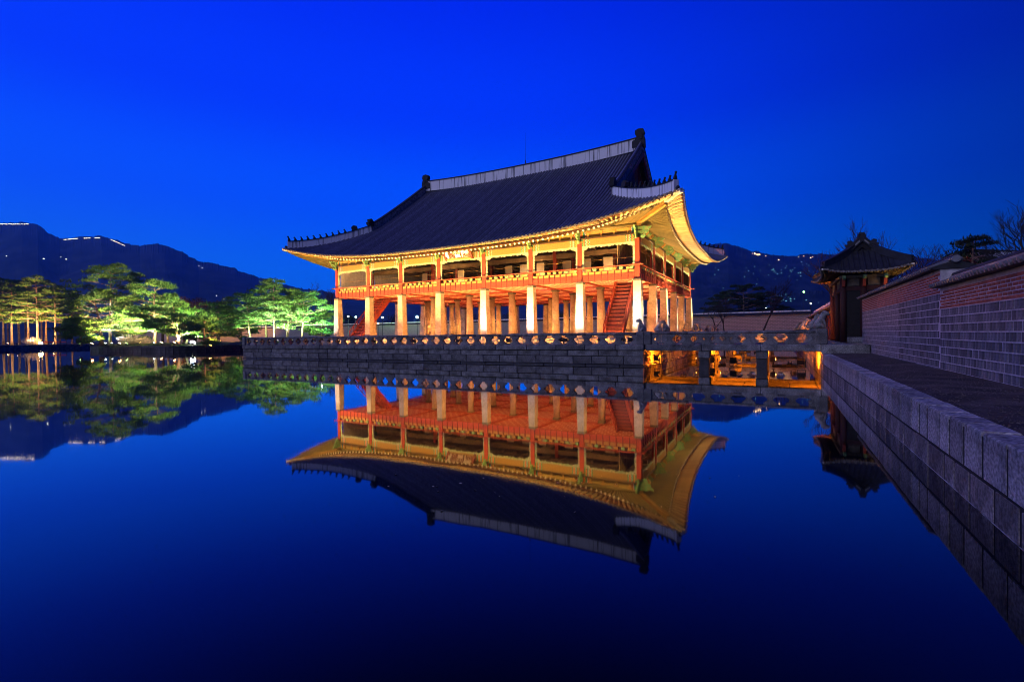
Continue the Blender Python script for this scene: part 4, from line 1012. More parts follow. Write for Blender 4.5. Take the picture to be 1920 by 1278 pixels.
# ------------------------------------------------------------------ islets and far banks
def islet(label, x0, x1, y0, y1, zt):
    t = thing('islet', label, 'islet', ((x0+x1)/2, (y0+y1)/2, 0)); cx, cy = (x0+x1)/2, (y0+y1)/2
    a, b = (x1-x0)/2, (y1-y0)/2; rc = 3.0; ring = []
    for qx, qy, s0 in ((1, 1, 0), (-1, 1, 90), (-1, -1, 180), (1, -1, 270)):
        for k in range(7):
            an = R_(s0+90*k/6); ring.append((qx*(a-rc)+rc*math.cos(an), qy*(b-rc)+rc*math.sin(an)))
    per = []                                            # blocks along the rim, two courses
    pts = ring + [ring[0]]
    acc = 0.0; r = random.Random(int(abs(x0)*7))
    for c, (z0, z1, ins) in enumerate(((0.62, zt, 0.0), (-0.4, 0.62, -0.05))):
        for i in range(len(pts)-1):
            p = Vector((*pts[i], 0)); q = Vector((*pts[i+1], 0)); L = (q-p).length
            n = max(1, round(L/(1.5 if c else 1.9)))
            for k in range(n):
                u = p.lerp(q, k/n); v = p.lerp(q, (k+1)/n); mid = (u+v)/2; d = (v-u).normalized(); out = Vector((d.y, -d.x, 0))
                if (mid.y > b*0.3 and abs(mid.x) < a-rc): continue
                m = MB(); hl = (v-u).length/2-0.015; m.cbox(-hl, hl, -0.10+r.uniform(-0.03, 0.03), 0.5, z0, z1-0.015+r.uniform(-0.02, 0.02), 0.03)
                m.build('rim_block', STONE_X, t, (mid.x, mid.y, 0), math.atan2(d.y, d.x)+math.pi if False else math.atan2(-d.y, -d.x)+math.pi, fix=True)
    m = MB(); n = len(ring)
    m.v = [(x*0.99, y*0.99, zt-0.12) for x, y in ring] + [(x*0.75, y*0.75, zt+0.25+0.1*noise.noise(Vector((x, y, 0)))) for x, y in ring] + [(0, 0, zt+0.45)]
    m.f = [(i, (i+1) % n, n+(i+1) % n, n+i) for i in range(n)] + [(n+i, n+(i+1) % n, 2*n) for i in range(n)]
    m.build('mound', GRASSY, t, fix=True)
    m = MB(); m.prism([(x*0.985, y*0.985) for x, y in ring], -0.8, zt-0.13, 'z'); m.build('core', STONE_D, t)
    return t
islet('stone-rimmed islet with floodlit pines left of the terrace', -105, -73, 2.0, 24.0, 0.95)
islet('second islet half hidden behind the left end of the balustrade', -114, -71, 31, 50, 0.95)
wb = thing('far_bank_wall', 'low block wall along the far western bank under the tall pines', 'wall', (PX0, 0, 0))
rnd = random.Random(9)
for z0, z1 in ((-0.3, 0.5), (0.5, 1.02)):
    a = -16.0
    while a < 52:
        L = rnd.uniform(1.6, 2.8); m = MB(); m.cbox(-0.4, rnd.uniform(0, 0.06), a+0.02, min(a+L, 52.4)-0.02, z0, z1-0.02, 0.03); m.build('bank_block', STONE_D, wb, fix=True); a += L
m = MB(); m.box(-0.9, -0.3, -75, 52.3, -0.5, 0.98).box(0.0-0.3, 162, 52, 52.6, -0.5, 1.0).box(-0.3, 0, -75, -16, -0.4, 1.0); m.build('wall_core', STONE_D, wb)

# ------------------------------------------------------------------ trees
def pine_meshes(seed, H, R, base=0.32, lean=(0, 0), tufts=95, limbs=16, straight=0.5, leaf=LEAF_A, stems=1, rt=0.20, flat=0.28, padr=0.82):
    r = random.Random(seed); tr = MB(); cr = MB(); 
    def tuft(p, s):
        ax = r.uniform(0, 2*math.pi); el = r.uniform(0.1, 1.3)
        for k in range(3):
            a = ax + k*2.1 + r.uniform(-.5, .5); e = el + r.uniform(-.4, .4); L = s*r.uniform(0.7, 1.25)
            d = Vector((math.cos(a)*math.cos(e), math.sin(a)*math.cos(e), math.sin(e)))
            sd = Vector((-math.sin(a), math.cos(a), r.uniform(-.3, .3)))*(s*0.17)
            o = len(cr.v); q = p + d*L
            cr.v += [tuple(p-sd), tuple(p+sd), tuple(q+sd*0.3)]; cr.f.append((o, o+1, o+2))
    def pad(c, rad):
        n = int(tufts*rad*rad/(padr*padr))
        for i in range(n):
            a = r.uniform(0, 2*math.pi); q = math.sqrt(r.random())*rad
            z = r.gauss(0, 1)*flat*0.5*rad + flat*rad*(1-(q/rad)**2)*0.8
            tuft(c + Vector((math.cos(a)*q, math.sin(a)*q, z)), r.uniform(0.20, 0.36))
    for st in range(stems):
        ang = r.uniform(0, 6.28); sl = Vector((lean[0], lean[1], 0))*H + (Vector((math.cos(ang), math.sin(ang), 0))*H*0.22 if stems > 1 else Vector())
        off = Vector((math.cos(ang), math.sin(ang), 0))*(0.35 if stems > 1 else 0)
        N = 9; path = []; w1, w2 = r.uniform(0, 6), r.uniform(0, 6); hh = H*0.95*(r.uniform(0.75, 1) if stems > 1 else 1)
        for i in range(N+1):
            f = i/N; path.append(off + sl*f**1.2 + Vector((math.sin(f*5+w1)*0.035*H*f*(1-straight), math.sin(f*4+w2)*0.035*H*f*(1-straight), hh*f)))
        r0 = rt*(0.7 if stems > 1 else 1); tr.tube(path, [r0*(1.25 if i == 0 else 1)*(1-0.82*i/N) for i in range(N+1)], 8)
        def tp(f):
            i = min(int(f*N), N-1); return path[i].lerp(path[i+1], f*N-i)
        nl = max(5, limbs//stems); az = r.uniform(0, 6)
        for i in range(nl):
            f = min(0.99, base + (0.99-base)*(i+r.uniform(0.1, 0.9))/nl); az += 2.4 + r.uniform(-.4, .4)
            u = (f-base)/(1-base)
            ln = R*(0.78 + 0.42*min(1, u*2.6))*math.sqrt(max(0.06, 1-u**1.7))*r.uniform(0.62, 1.08)
            p0 = tp(f); d = Vector((math.cos(az), math.sin(az), 0)); rise = r.uniform(-0.22, 0.22)*ln*(1-u) + r.uniform(0.0, 0.32)*u*ln
            kink = Vector((-d.y, d.x, 0))*r.uniform(-.25, .25)*ln
            lp = [p0, p0 + d*ln*0.3 + kink*0.4 + Vector((0, 0, rise*0.35)), p0 + d*ln*0.62 + kink + Vector((0, 0, rise*0.85)), p0 + d*ln*0.95 + kink*0.8 + Vector((0, 0, rise))]
            rl = r0*0.42*(1-0.55*u); tr.tube(lp, [rl, rl*0.75, rl*0.5, rl*0.2], 5)
            pad(lp[3], padr*r.uniform(0.75, 1.15)); pad(lp[2].lerp(lp[3], 0.4) + Vector((0, 0, 0.1)), padr*r.uniform(0.6, 0.95))
            for k in range(3):
                q = lp[1].lerp(lp[2], r.uniform(0.2, 1)) if k < 2 else lp[2]
                a2 = az + r.choice((-1, 1))*r.uniform(0.6, 1.2); l2 = ln*r.uniform(0.25, 0.5)
                e = q + Vector((math.cos(a2), math.sin(a2), r.uniform(0.05, 0.35)))*l2
                tr.tube([q, q.lerp(e, 0.5)+Vector((0, 0, 0.08*l2)), e], [rl*0.45, rl*0.3, rl*0.12], 4, cap=False)
                pad(e, padr*r.uniform(0.55, 1.0))
        pad(tp(1.0), padr*0.9)
    return tr.mesh('trunk', BARK, True), cr.mesh('crown', leaf)
GK = 1.0
def ground_pt(px, D, z):
    """a spot on the ground; everything west of the pavilion was surveyed at 1/1.36 of its distance and height"""
    global GK
    GK = 1.36 if px < 640 else 1.0
    p = at(px, 630, D*GK); return Vector((p.x, p.y, z if GK == 1 or z < 1.02 else 1.0))
def tree(name, label, meshes, loc, rz=0.0, sc=1.0, group=None, cat='pine tree'):
    t = thing(name, label, cat, loc, rz, group); sc *= GK; t.scale = (sc, sc, sc)
    put('trunk', meshes[0], t); put('crown', meshes[1], t); return t
def bare_meshes(seed, H, spread=0.5, depth=5, r0=0.22, up=0.25, n0=3):
    r = random.Random(seed); tr = MB(); cr = MB()
    def grow(p, d, L, rad, dep):
        q = p + d*L*0.5 + Vector((r.uniform(-1, 1), r.uniform(-1, 1), r.uniform(-.5, .5)))*L*0.06; e = q + (d + Vector((r.uniform(-1, 1), r.uniform(-1, 1), 0.3))*0.12).normalized()*L*0.5
        (tr if dep >= depth-1 else cr).tube([p, q, e], [rad, rad*0.85, rad*0.66], 6 if dep >= depth-1 else 3, cap=False)
        if dep == 0: return
        for k in range(n0 if dep > 1 else 4):
            a = r.uniform(0, 6.28); nd = (d + Vector((math.cos(a), math.sin(a), 0))*spread*r.uniform(0.6, 1.3) + Vector((0, 0, up*r.uniform(0, 1)))).normalized()
            s = e if k < 2 else q.lerp(e, r.uniform(0, 1)); grow(s, nd, L*r.uniform(0.62, 0.82), rad*0.58, dep-1)
    grow(Vector((0, 0, 0)), Vector((r.uniform(-.1, .1), r.uniform(-.1, .1), 1)).normalized(), H*0.30, r0, depth)
    return tr.mesh('trunk', BARK_D, True), cr.mesh('crown', BARK_D)

# pines on the near islet
tree('pine_tree', 'tallest floodlit pine with a broad layered crown, centre of the left islet', pine_meshes(1, 11.2, 5.0, 0.16, (0.0, 0.0), 78, 34), ground_pt(207, 66, 1.45))
tree('pine_tree', 'pine leaning left with its reddish trunk low over the islet edge', pine_meshes(2, 6.8, 4.6, 0.25, (-0.30, 0.02), 72, 22, rt=0.26), ground_pt(190, 63, 1.4))
tree('pine_tree', 'green floodlit pine with a white-lit trunk right of the tallest pine', pine_meshes(3, 8.8, 4.2, 0.18, (0.02, 0.0), 78, 30), ground_pt(291, 65, 1.45))
tree('pine_tree', 'low many-stemmed pine spreading over the water at the islet right end', pine_meshes(4, 5.6, 4.1, 0.14, (0.05, 0), 72, 27, stems=3, rt=0.2), ground_pt(342, 60, 1.4))
tree('pine_tree', 'slim pine between the two brightest pines of the islet', pine_meshes(5, 6.6, 2.6, 0.40, (0, 0), 70, 18, rt=0.14), ground_pt(315, 68, 1.45))
tree('pine_tree', 'dark-trunked pine standing at the water beside the balustrade end', pine_meshes(6, 6.6, 3.2, 0.40, (0.02, 0), 65, 20, rt=0.24), ground_pt(410, 78, 1.2))
for px, D, lb, k in ((152, 62, 'low green pine bush before the leaning trunk', 1), (383, 56, 'low pine bush at the right tip of the islet', 2), (250, 71, 'low pine bush behind the pale shrubs', 3)):
    tree('pine_bush', lb, pine_meshes(15+k, 3.2, 2.5, 0.06, (0, 0), 62, 14, 0.4, rt=0.12), ground_pt(px, D, 1.3), k, 1.0, 'low pine bushes on the islet', 'pine bush')
# pines on the second islet
I2 = [(470, 84, 8.6, 4.2, (-0.16, 0.0), 'pine leaning out to the left of the pine grove behind the balustrade'), (500, 86, 10.6, 3.7, (-0.03, 0), 'tall reddish-trunked pine in the grove behind the balustrade'),
      (514, 82, 11.0, 3.6, (0.02, 0), 'pine with a straight lit trunk in the middle of the grove'), (536, 84, 10.2, 3.8, (0.06, 0), 'pine with paired pale trunks right of the grove middle'),
      (566, 83, 8.6, 4.4, (0.10, 0), 'broad pine with stepped layers at the right of the grove'), (603, 88, 5.8, 3.2, (0.04, 0), 'small bluish-green pine beside the pavilion corner column'), (452, 90, 6.0, 3.2, (-0.05, 0), 'low pine at the left foot of the grove')]
for k, (px, D, H, R, ln, lb) in enumerate(I2):
    tree('pine_tree', lb, pine_meshes(20+k, H, R, 0.30 if H > 8 else 0.14, ln, 70, 27, 0.75, stems=2 if k == 3 else 1), ground_pt(px, D, 1.4))
# tall pines on the western bank
TALL = [pine_meshes(40+k, 14.5, 4.0, 0.36, (0.01*k, 0), 55, 24, 0.85, rt=0.24) for k in range(4)]
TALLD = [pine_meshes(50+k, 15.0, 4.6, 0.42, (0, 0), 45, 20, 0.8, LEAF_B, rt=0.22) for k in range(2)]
names = ['first', 'second', 'third', 'fourth', 'fifth', 'sixth', 'seventh', 'eighth']
for k, (px, D, s) in enumerate(((-12, 98, 0.98), (6, 104, 1.0), (22, 97, 0.92), (36, 106, 1.0), (53, 99, 0.95), (70, 97, 0.98), (86, 103, 0.96), (104, 99, 0.86))):
    tree('tall_pine', names[k] + ' of the orange-lit tall pines on the far bank, counted from the left', TALL[k % 4], ground_pt(px, D, 0.95), k*1.3, s, 'tall pines on the western bank', 'pine tree')
for k, (px, D, s) in enumerate(((15, 120, 1.05), (48, 122, 1.1), (78, 118, 1.08), (112, 124, 1.0), (135, 112, 0.85), (-25, 118, 1.05))):
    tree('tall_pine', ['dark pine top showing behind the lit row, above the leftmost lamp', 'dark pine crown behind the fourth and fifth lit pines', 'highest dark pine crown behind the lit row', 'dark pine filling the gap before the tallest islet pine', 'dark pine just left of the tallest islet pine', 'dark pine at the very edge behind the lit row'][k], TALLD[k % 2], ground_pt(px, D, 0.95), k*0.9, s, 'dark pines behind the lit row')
# dark rounded trees and bare trees behind
def round_meshes(seed, H, R, leaf):
    r = random.Random(seed); tr = MB(); cr = MB(); tr.tube([(0, 0, 0), (0.1, 0, H*0.4), (0, 0.1, H*0.75)], [0.3, 0.22, 0.08], 6)
    for k in range(10):
        a = r.uniform(0, 6.28); z = H*r.uniform(0.3, 0.6); tr.tube([(0, 0, z), (math.cos(a)*R*0.6, math.sin(a)*R*0.6, z+H*0.2)], [0.1, 0.03], 4)
    for c in range(26):
        a = r.uniform(0, 6.28); q = R*math.sqrt(r.random())*0.75; zc = H*(0.30+0.62*r.random()*(1-(q/R)**2*0.6)); rad = R*r.uniform(0.22, 0.38)
        for i in range(150):
            d = Vector((r.gauss(0, 1), r.gauss(0, 1), r.gauss(0, 0.8))).normalized()*rad*r.uniform(0.6, 1.05)
            p = Vector((math.cos(a)*q, math.sin(a)*q, zc)) + d; e1 = Vector((r.uniform(-1, 1), r.uniform(-1, 1), r.uniform(-1, 1)))*0.30; e2 = Vector((r.uniform(-1, 1), r.uniform(-1, 1), r.uniform(-1, 1)))*0.30
            o = len(cr.v); cr.v += [tuple(p), tuple(p+e1), tuple(p+e2)]; cr.f.append((o, o+1, o+2))
    return tr.mesh('trunk', BARK_D, True), cr.mesh('crown', leaf)
RND = [round_meshes(70, 13, 5, LEAF_C), round_meshes(71, 12, 4.6, LEAF_C), round_meshes(72, 12, 4.8, LEAF_B)]
lbl = ['dark brown tree left of the dark gap between the lit pines', 'dark reddish-brown rounded tree behind the low islet pine', 'dark tree rising highest between the two lit groups of pines', 'dull brown tree right of the highest dark one', 'dark brown tree close to the left of the grove', 'dark tree directly behind the leaning grove pine', 'dark tree mass behind the tallest islet pine', 'dark tree filling behind the right side of the grove']
for k, (px, D, s, q) in enumerate(((305, 128, 1.12, 0), (345, 122, 1.0, 1), (365, 132, 1.08, 0), (398, 126, 0.95, 1), (425, 130, 0.92, 0), (455, 128, 0.86, 2), (250, 125, 0.95, 2), (560, 140, 0.85, 2))):
    tree('dark_tree', lbl[k], RND[q], ground_pt(px, D, 0.9), k*1.1, s, 'dark trees beyond the pond', 'tree')
for k, (px, D, s, q, lb) in enumerate(((655, 160, 0.8, 2, 'dark tree seen under the floor beside the western stair'), (740, 160, 0.78, 0, 'dark tree seen under the floor left of the bright lamp'), (800, 155, 0.8, 2, 'dark tree behind the bright lamp seen between the columns'), (880, 158, 0.8, 2, 'dark tree behind the middle stone columns'),
                        (960, 150, 0.75, 1, 'dark tree behind the columns right of the middle'), (1050, 150, 0.78, 2, 'dark tree behind the white-lit columns'))):
    tree('dark_tree', lb, RND[q], ground_pt(px, D, 0.9), k, s, 'dark trees beyond the far wall', 'tree')
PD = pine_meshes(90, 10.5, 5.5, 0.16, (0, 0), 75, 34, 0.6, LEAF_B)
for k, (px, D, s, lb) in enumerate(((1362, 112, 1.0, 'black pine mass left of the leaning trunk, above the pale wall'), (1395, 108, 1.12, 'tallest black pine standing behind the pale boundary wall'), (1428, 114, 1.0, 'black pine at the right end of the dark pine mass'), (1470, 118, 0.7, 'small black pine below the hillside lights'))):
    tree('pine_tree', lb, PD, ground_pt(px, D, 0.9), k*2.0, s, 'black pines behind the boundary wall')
BT = [bare_meshes(100, 13, 0.55), bare_meshes(101, 13, 0.42), bare_meshes(102, 12, 0.75, 5, 0.2, 0.3)]
for k, (px, D, s, q, lb) in enumerate(((588, 118, 1.1, 1, 'bare tree left of the pavilion corner, behind the grove'), (612, 122, 1.12, 0, 'bare tree nearest to the left corner pillar of the pavilion'), (628, 126, 1.05, 1, 'bare tree partly behind the left corner pillar'),
        (1340, 86, 0.62, 2, 'bare low tree with spreading branches before the pale wall'), (1358, 88, 0.66, 0, 'bare upright tree before the pale wall near the pavilion corner'), (1425, 84, 0.85, 1, 'dark leaning trunk crossing the pale wall'),
        (1640, 58, 1.12, 1, 'bare tree just right of the gatehouse ridge ornament'), (1572, 62, 1.0, 0, 'bare tree peeping out left of the gatehouse roof'), (1712, 60, 1.04, 2, 'bare tree right of the gatehouse roof tip'), (1745, 64, 1.10, 0, 'middle bare tree of the row above the palace wall'), (1782, 62, 1.05, 2, 'bare tree beside the black pine above the palace wall'))):
    t = tree('bare_tree', lb, BT[q], ground_pt(px, D, 0.9), k*1.7, s, 'bare winter trees', 'tree')
    if px == 1425: t.rotation_euler = (0, R_(16), 0.3)
tree('bare_tree', 'large bare tree leaning in at the right edge above the wall', bare_meshes(110, 11, 0.5, 6, 0.24, 0.2), ground_pt(1985, 27, 0.9), 2.2, 0.86, None, 'tree')
tree('pine_tree', 'black pine standing over the pale hall roof behind the palace wall', pine_meshes(93, 9.6, 2.2, 0.45, (0, 0), 45, 20, 0.6, LEAF_B), ground_pt(1822, 44, 0.9))
# clipped bare shrubs at the foot of the lit pines
def shrub(label, px, D, s, seed):
    r = random.Random(seed); cr = MB(); st = MB()
    for i in range(160):
        a = r.uniform(0, 6.28); q = math.sqrt(r.random()); e = Vector((math.cos(a)*q*1.5, math.sin(a)*q*1.2, (1.25-0.6*q*q)*r.uniform(0.7, 1.05)))
        cr.tube([(e.x*0.25, e.y*0.25, 0), (e.x*0.7, e.y*0.7, e.z*0.55), tuple(e)], [0.02, 0.014, 0.006], 3, cap=False)
    t = thing('shrub', label, 'shrub', ground_pt(px, D, 1.4)); s *= GK; t.scale = (s, s, s)
    cr.build('twigs', mat('pale_twigs', (0.40, 0.34, 0.30), 0.9, 0.3, 4), t)
shrub('pale bare shrub lit white between two pine trunks on the islet', 242, 66, 1.25, 1)
shrub('pale bare shrub left of the white-lit second trunk', 273, 66, 1.0, 2)
shrub('orange-lit bare shrub under the tall pines on the far bank', 58, 92, 1.3, 3)

# ------------------------------------------------------------------ lamps
_hm = MB(); _hm.prism([(-0.16, -0.10), (-0.16, 0.12), (0.0, 0.20), (0.10, 0.16), (0.10, -0.14), (0.0, -0.16)], -0.17, 0.17, 'y'); HOUSE = _hm.mesh('housing', DARKM)
_sm = MB(); _sm.box(-0.03, 0.03, -0.21, -0.18, -0.30, 0.04).box(-0.03, 0.03, 0.18, 0.21, -0.30, 0.04).box(-0.08, 0.08, -0.21, 0.21, -0.33, -0.30); STAND = _sm.mesh('bracket', DARKM)
def flood_lamp(label, loc, aim, col, power, cone=100, size=0.06, group=None, glow=None, gs=0.0, lens=0.12, kind='SPOT', name='flood_lamp', blend=0.7):
    """a floodlight: housing and stand, a lens that glows, and its own light"""
    d = Vector(aim).normalized(); rz = math.atan2(d.y, d.x)
    t = thing(name, label, 'floodlight', Vector(loc)+Vector((0, 0, 0.33)), rz, group)
    el = math.asin(max(-1, min(1, d.z)))
    h = put('housing', HOUSE, t); h.rotation_euler = (0, -el, 0)
    put('bracket', STAND, t)
    m = MB(); m.tube([(0.105, 0, 0), (0.125, 0, 0)], lens, 12)
    ln = m.build('lens', emit('lens_%s' % '_'.join('%.2f' % c for c in (glow or col)) + '_%g' % gs, glow or col, gs if gs else 3.0), t); ln.rotation_euler = (0, -el, 0)
    ld = Vector((math.cos(el), 0, math.sin(el)))
    lamp_light(kind, 'light', t, ld*0.30, col, power, ld, size, cone, blend)
    return t
WARM = (1.0, 0.55, 0.16); GOLD = (1.0, 0.55, 0.165); COOL = (0.92, 0.97, 1.0); ORANGE = (1.0, 0.19, 0.006); CREAMY = (1.0, 0.80, 0.50)
# front: floods on the terrace deck, aimed at the eaves and columns
for k in range(8):
    x = -33.5 + k*4.9
    flood_lamp('black floodlight on the terrace deck aimed up at the long pavilion front', (x, -5.3, Z_COP1-0.05), (0, 0.26, 0.96), (1.0, 0.565, 0.155), 11000, 128, group='floodlights along the pavilion front', blend=0.8)
    flood_lamp('added low orange lamp on the terrace deck before the pavilion plinth', (x+2.4, -4.3, Z_COP1-0.05), (0, 1.0, 0.30), (1.0, 0.34, 0.05), 1050, 150, group='added low lamps before the plinth', kind='SPOT', blend=0.6)  # added lamps that light the plinth and warm the columns
for x, c, p in ((0.2, (0.72, 1.0, 0.92), 1500), (-4.7, COOL, 1500), (-9.4, COOL, 1500), (-14.2, COOL, 1200), (-34.8, (1.0, 0.93, 0.86), 800)):
    flood_lamp('narrow cool floodlight in front of one stone column of the pavilion', (x-0.35, -4.0, Z_COP1-0.05), (0.08, 0.86, 0.50), c, p*2.0, 44, group='cool floodlights before the stone columns', blend=0.9)
for k, y in enumerate((1.0, 4.2, 9.6, 15.0, 18.6, 25.0)):
    flood_lamp('black floodlight beside the bridges aimed up at the pavilion side', (2.45, y, Z_COP1-0.05), (0.02, 0.02, 1.0), (1.0, 0.66, 0.25), 15500, 116, group='floodlights along the pavilion side', blend=0.8)
for k, y in enumerate(YS):
    flood_lamp('white floodlight at the foot of the pavilion side columns', (2.3, y+12.7+0.25, Z_COP1-0.05), (-0.9, 0.0, 0.75), (1.0, 0.95, 0.86), 420, 60, group='white floodlights at the side columns', blend=0.8)
# under the floor: small lamps between the columns
for i, x in enumerate((-2.3, -7.2, -12.2, -17.2, -22.2, -27.2, -32.1)):
    for j, y in enumerate((2.6, 10.2, 17.8)):
        flood_lamp('small orange lamp on the stone floor between the columns', (x, y, Z_PLAT-0.05), (0, -0.05, 1), (1.0, 0.36, 0.07), 620 if j == 0 else 540, 150, group='lamps under the upper floor', kind='POINT')
# faint lamps inside the upper storey
for x in (-4, -12, -22, -30):
    flood_lamp('small lamp inside the upper storey of the pavilion', (x, 4.0, 6.9), (0, -0.3, 1), (1.0, 0.55, 0.22), 560, 150, group='lamps inside the upper storey', kind='POINT')
# under the bridges, turned away from the open water
for lb, p, e, c in (('orange lamp on the terrace wall under the near bridge', (3.35, -8.6, 0.15), 3200, (0.35, 0.9, 0.25)), ('orange lamp under the middle span of the near bridge', (7.6, -8.2, 0.05), 3600, (0, 0.9, 0.45)), ('orange lamp against the shore wall under the near bridge', (11.0, -8.5, 0.05), 3600, (0.25, 0.9, 0.35)),
                   ('orange lamp under the middle bridge', (7.6, 7.6, 0.05), 5000, (0, 0.9, 0.45)), ('orange lamp under the farthest bridge', (7.6, 23.2, 0.05), 5000, (0, 0.9, 0.45))):
    flood_lamp(lb, p, c, ORANGE, e, 165, 0.04, glow=(1, 0.50, 0.10), gs=20, lens=0.055, blend=0.3)
for lb, p, e, c in (('added orange lamp on the first pier lighting the terrace wall under the near bridge', (5.55, -7.4, 0.10), 2600, (-1, -0.05, 0.12)), ('added orange lamp on the second pier lighting the shore wall under the near bridge', (9.65, -7.4, 0.10), 2300, (1, -0.05, 0.12)), ('added orange lamp under the far edge of the near bridge turned to the middle bridge', (7.6, -4.5, 0.08), 6000, (0, 1, 0.10)), ('added orange lamp on the first pier lighting the second pier', (6.7, -7.2, 0.10), 1500, (1, 0.1, 0.1))):
    flood_lamp(lb, p, c, ORANGE, e, 110, 0.04, glow=(1, 0.50, 0.10), gs=12, lens=0.05, blend=0.5)  # added pier and edge lamps that brighten the walls and the middle bridge
for y in (4.5, 17.0):
    flood_lamp('floodlight on the shore lighting the stone animals of the farther bridges', (10.9, y, 0.95), (-0.4, 0.4, 0.5), WARM, 500, 120, group='shore floodlights')
flood_lamp('floodlight inside the court lighting the gatehouse corner', (17.3, -6.3, 0.9), (-0.15, 0.1, 0.95), GOLD, 700, 80)
# lamps on the islets and the far bank
GREENW = (0.60, 1.0, 0.38); WHITE = (0.97, 0.95, 1.0)
def isl(lb, px, D, z, aim, c, e, cone=120, gs=40, glow=None, lens=0.10):
    flood_lamp(lb, ground_pt(px, D, z), aim, c, e*(2.7 if c is WHITE else 2.6 if c is GREENW else 3.3), cone, 0.06, glow=glow or c, gs=gs, lens=lens*(1.9 if c[2] < 0.5 else 1.4))
isl('white floodlight left of the white-lit trunk of the tallest pine', 197, 63.5, 1.35, (0.10, 0.3, 0.95), WHITE, 2600, 110, 50)
isl('white floodlight before the tallest pine trunk', 209, 64.5, 1.35, (0.0, 0.25, 1), WHITE, 2600, 120, 20)
isl('green-white floodlight between the tallest pine and its right neighbour', 236, 61, 1.3, (0.15, 0.5, 0.85), GREENW, 8000, 130, 12)
isl('orange floodlight at the islet rim below the leaning pine', 171, 60, 1.25, (-0.10, 0.60, 0.85), (1.0, 0.66, 0.28), 5000, 120, 60, (1, 0.5, 0.2))
isl('orange floodlight on the rim right of the tallest pine', 223, 59, 1.25, (-0.30, 0.60, 0.80), (1.0, 0.70, 0.30), 7000, 120, 60, (1, 0.5, 0.2))
isl('orange lamp standing among the thin trunks of the islet', 263, 69, 1.5, (0, -0.4, 0.9), (1.0, 0.55, 0.2), 2400, 140, 60, (1, 0.45, 0.12))
isl('white floodlight under the white-lit second trunk', 288, 63.5, 1.35, (0.05, 0.25, 1), WHITE, 2400, 110, 30)
isl('orange lamp right of the white-lit second trunk', 302, 64, 1.4, (0, 0.4, 0.9), (1.0, 0.6, 0.25), 2000, 130, 60, (1, 0.55, 0.25))
isl('orange lamp on the islet rim below the low pine', 326, 59, 1.25, (-0.2, 0.5, 0.8), (1.0, 0.60, 0.25), 1500, 120, 60, (1, 0.5, 0.2))
isl('bright bluish-white floodlight right of the low pine', 361, 58.5, 1.3, (-0.45, 0.35, 0.85), GREENW, 6500, 130, 90, (0.9, 0.95, 1.0), 0.2)
isl('green-white floodlight left of the leaning pine', 150, 64, 1.3, (0.4, 0.35, 0.8), GREENW, 3800, 130, 10)
isl('orange lamp close to the water right of the islet', 393, 56, 0.55, (0, 0.5, 0.8), (1, 0.5, 0.15), 500, 130, 60, (1, 0.42, 0.1))
for px, D, lb, c, e in ((488, 80, 'white floodlight at the left foot of the grove', (0.80, 1.0, 0.62), 5200), (520, 78, 'white floodlight before the straight trunks of the grove', WHITE, 5200), (548, 79, 'green-white floodlight right of the grove middle', GREENW, 5600), (580, 80, 'green floodlight at the right of the grove', (0.45, 1.0, 0.5), 5200),
                        (455, 82, 'green floodlight before the low pine of the grove', GREENW, 3200), (612, 83, 'teal floodlight below the small bluish pine', (0.25, 1.0, 0.75), 2600)):
    isl(lb, px, D, 1.35, (0.05, 0.45, 0.9), c, e, 130, 20)
isl('warm lamp seen through the left end of the balustrade', 508, 72, 1.1, (0.0, 0.5, 0.85), (1.0, 0.7, 0.4), 3500, 130, 90, (1, 0.75, 0.5))
for px, D, lb, c, e in ((76, 90, 'dazzling orange lamp at the water under the tall pines', (1.0, 0.50, 0.12), 9000), (52, 92, 'pinkish lamp at the foot of a tall pine', (1.0, 0.65, 0.35), 5200), (14, 91, 'warm lamp at the foot of the leftmost pines', (1.0, 0.50, 0.14), 5200), (100, 93, 'warm lamp near the red barrier', (1.0, 0.52, 0.15), 4200), (32, 86, 'small white lamp on the bank wall at far left', (1.0, 0.75, 0.5), 1800)):
    isl(lb, px, D, 0.98, (-0.55, 0.35, 0.80), c, e, 130, 150 if px == 76 else 40, (1, 0.62, 0.28) if px != 32 else (1, 0.9, 0.8), 0.22 if px == 76 else 0.10)
for px, D, lb, e in ((330, 112, 'orange lamp lighting the brown trees behind the low pine', 5000), (412, 108, 'orange lamp lighting the bank behind the dark-trunked pine', 4200), (240, 108, 'orange lamp behind the tallest islet pine', 5000)):
    isl(lb, px, D, 1.0, (-0.2, 0.5, 0.6), (1.0, 0.42, 0.10), e, 130, 40, (1, 0.5, 0.15))
for lb, p, tg, c, e, cn in (('added strong floodlight on the western terrace edge aimed at the islet pines', (-36.6, 4.0, Z_COP1), (-99, 6, 13.5), (1.0, 0.80, 0.36), 170000, 15), ('added strong floodlight on the western terrace edge aimed at the second islet pine', (-36.6, 6.0, Z_COP1), (-89, 9, 9.5), (0.86, 1.0, 0.42), 85000, 14),
                         ('added strong floodlight at the north-western terrace corner aimed at the pine grove', (-36.6, 22.0, Z_COP1), (-92, 38, 12), (0.90, 1.0, 0.42), 150000, 24)):
    flood_lamp(lb, p, Vector(tg)-Vector(p), c, e, cn, 0.06, blend=0.6)  # added floods on the terrace that brighten the upper pine crowns
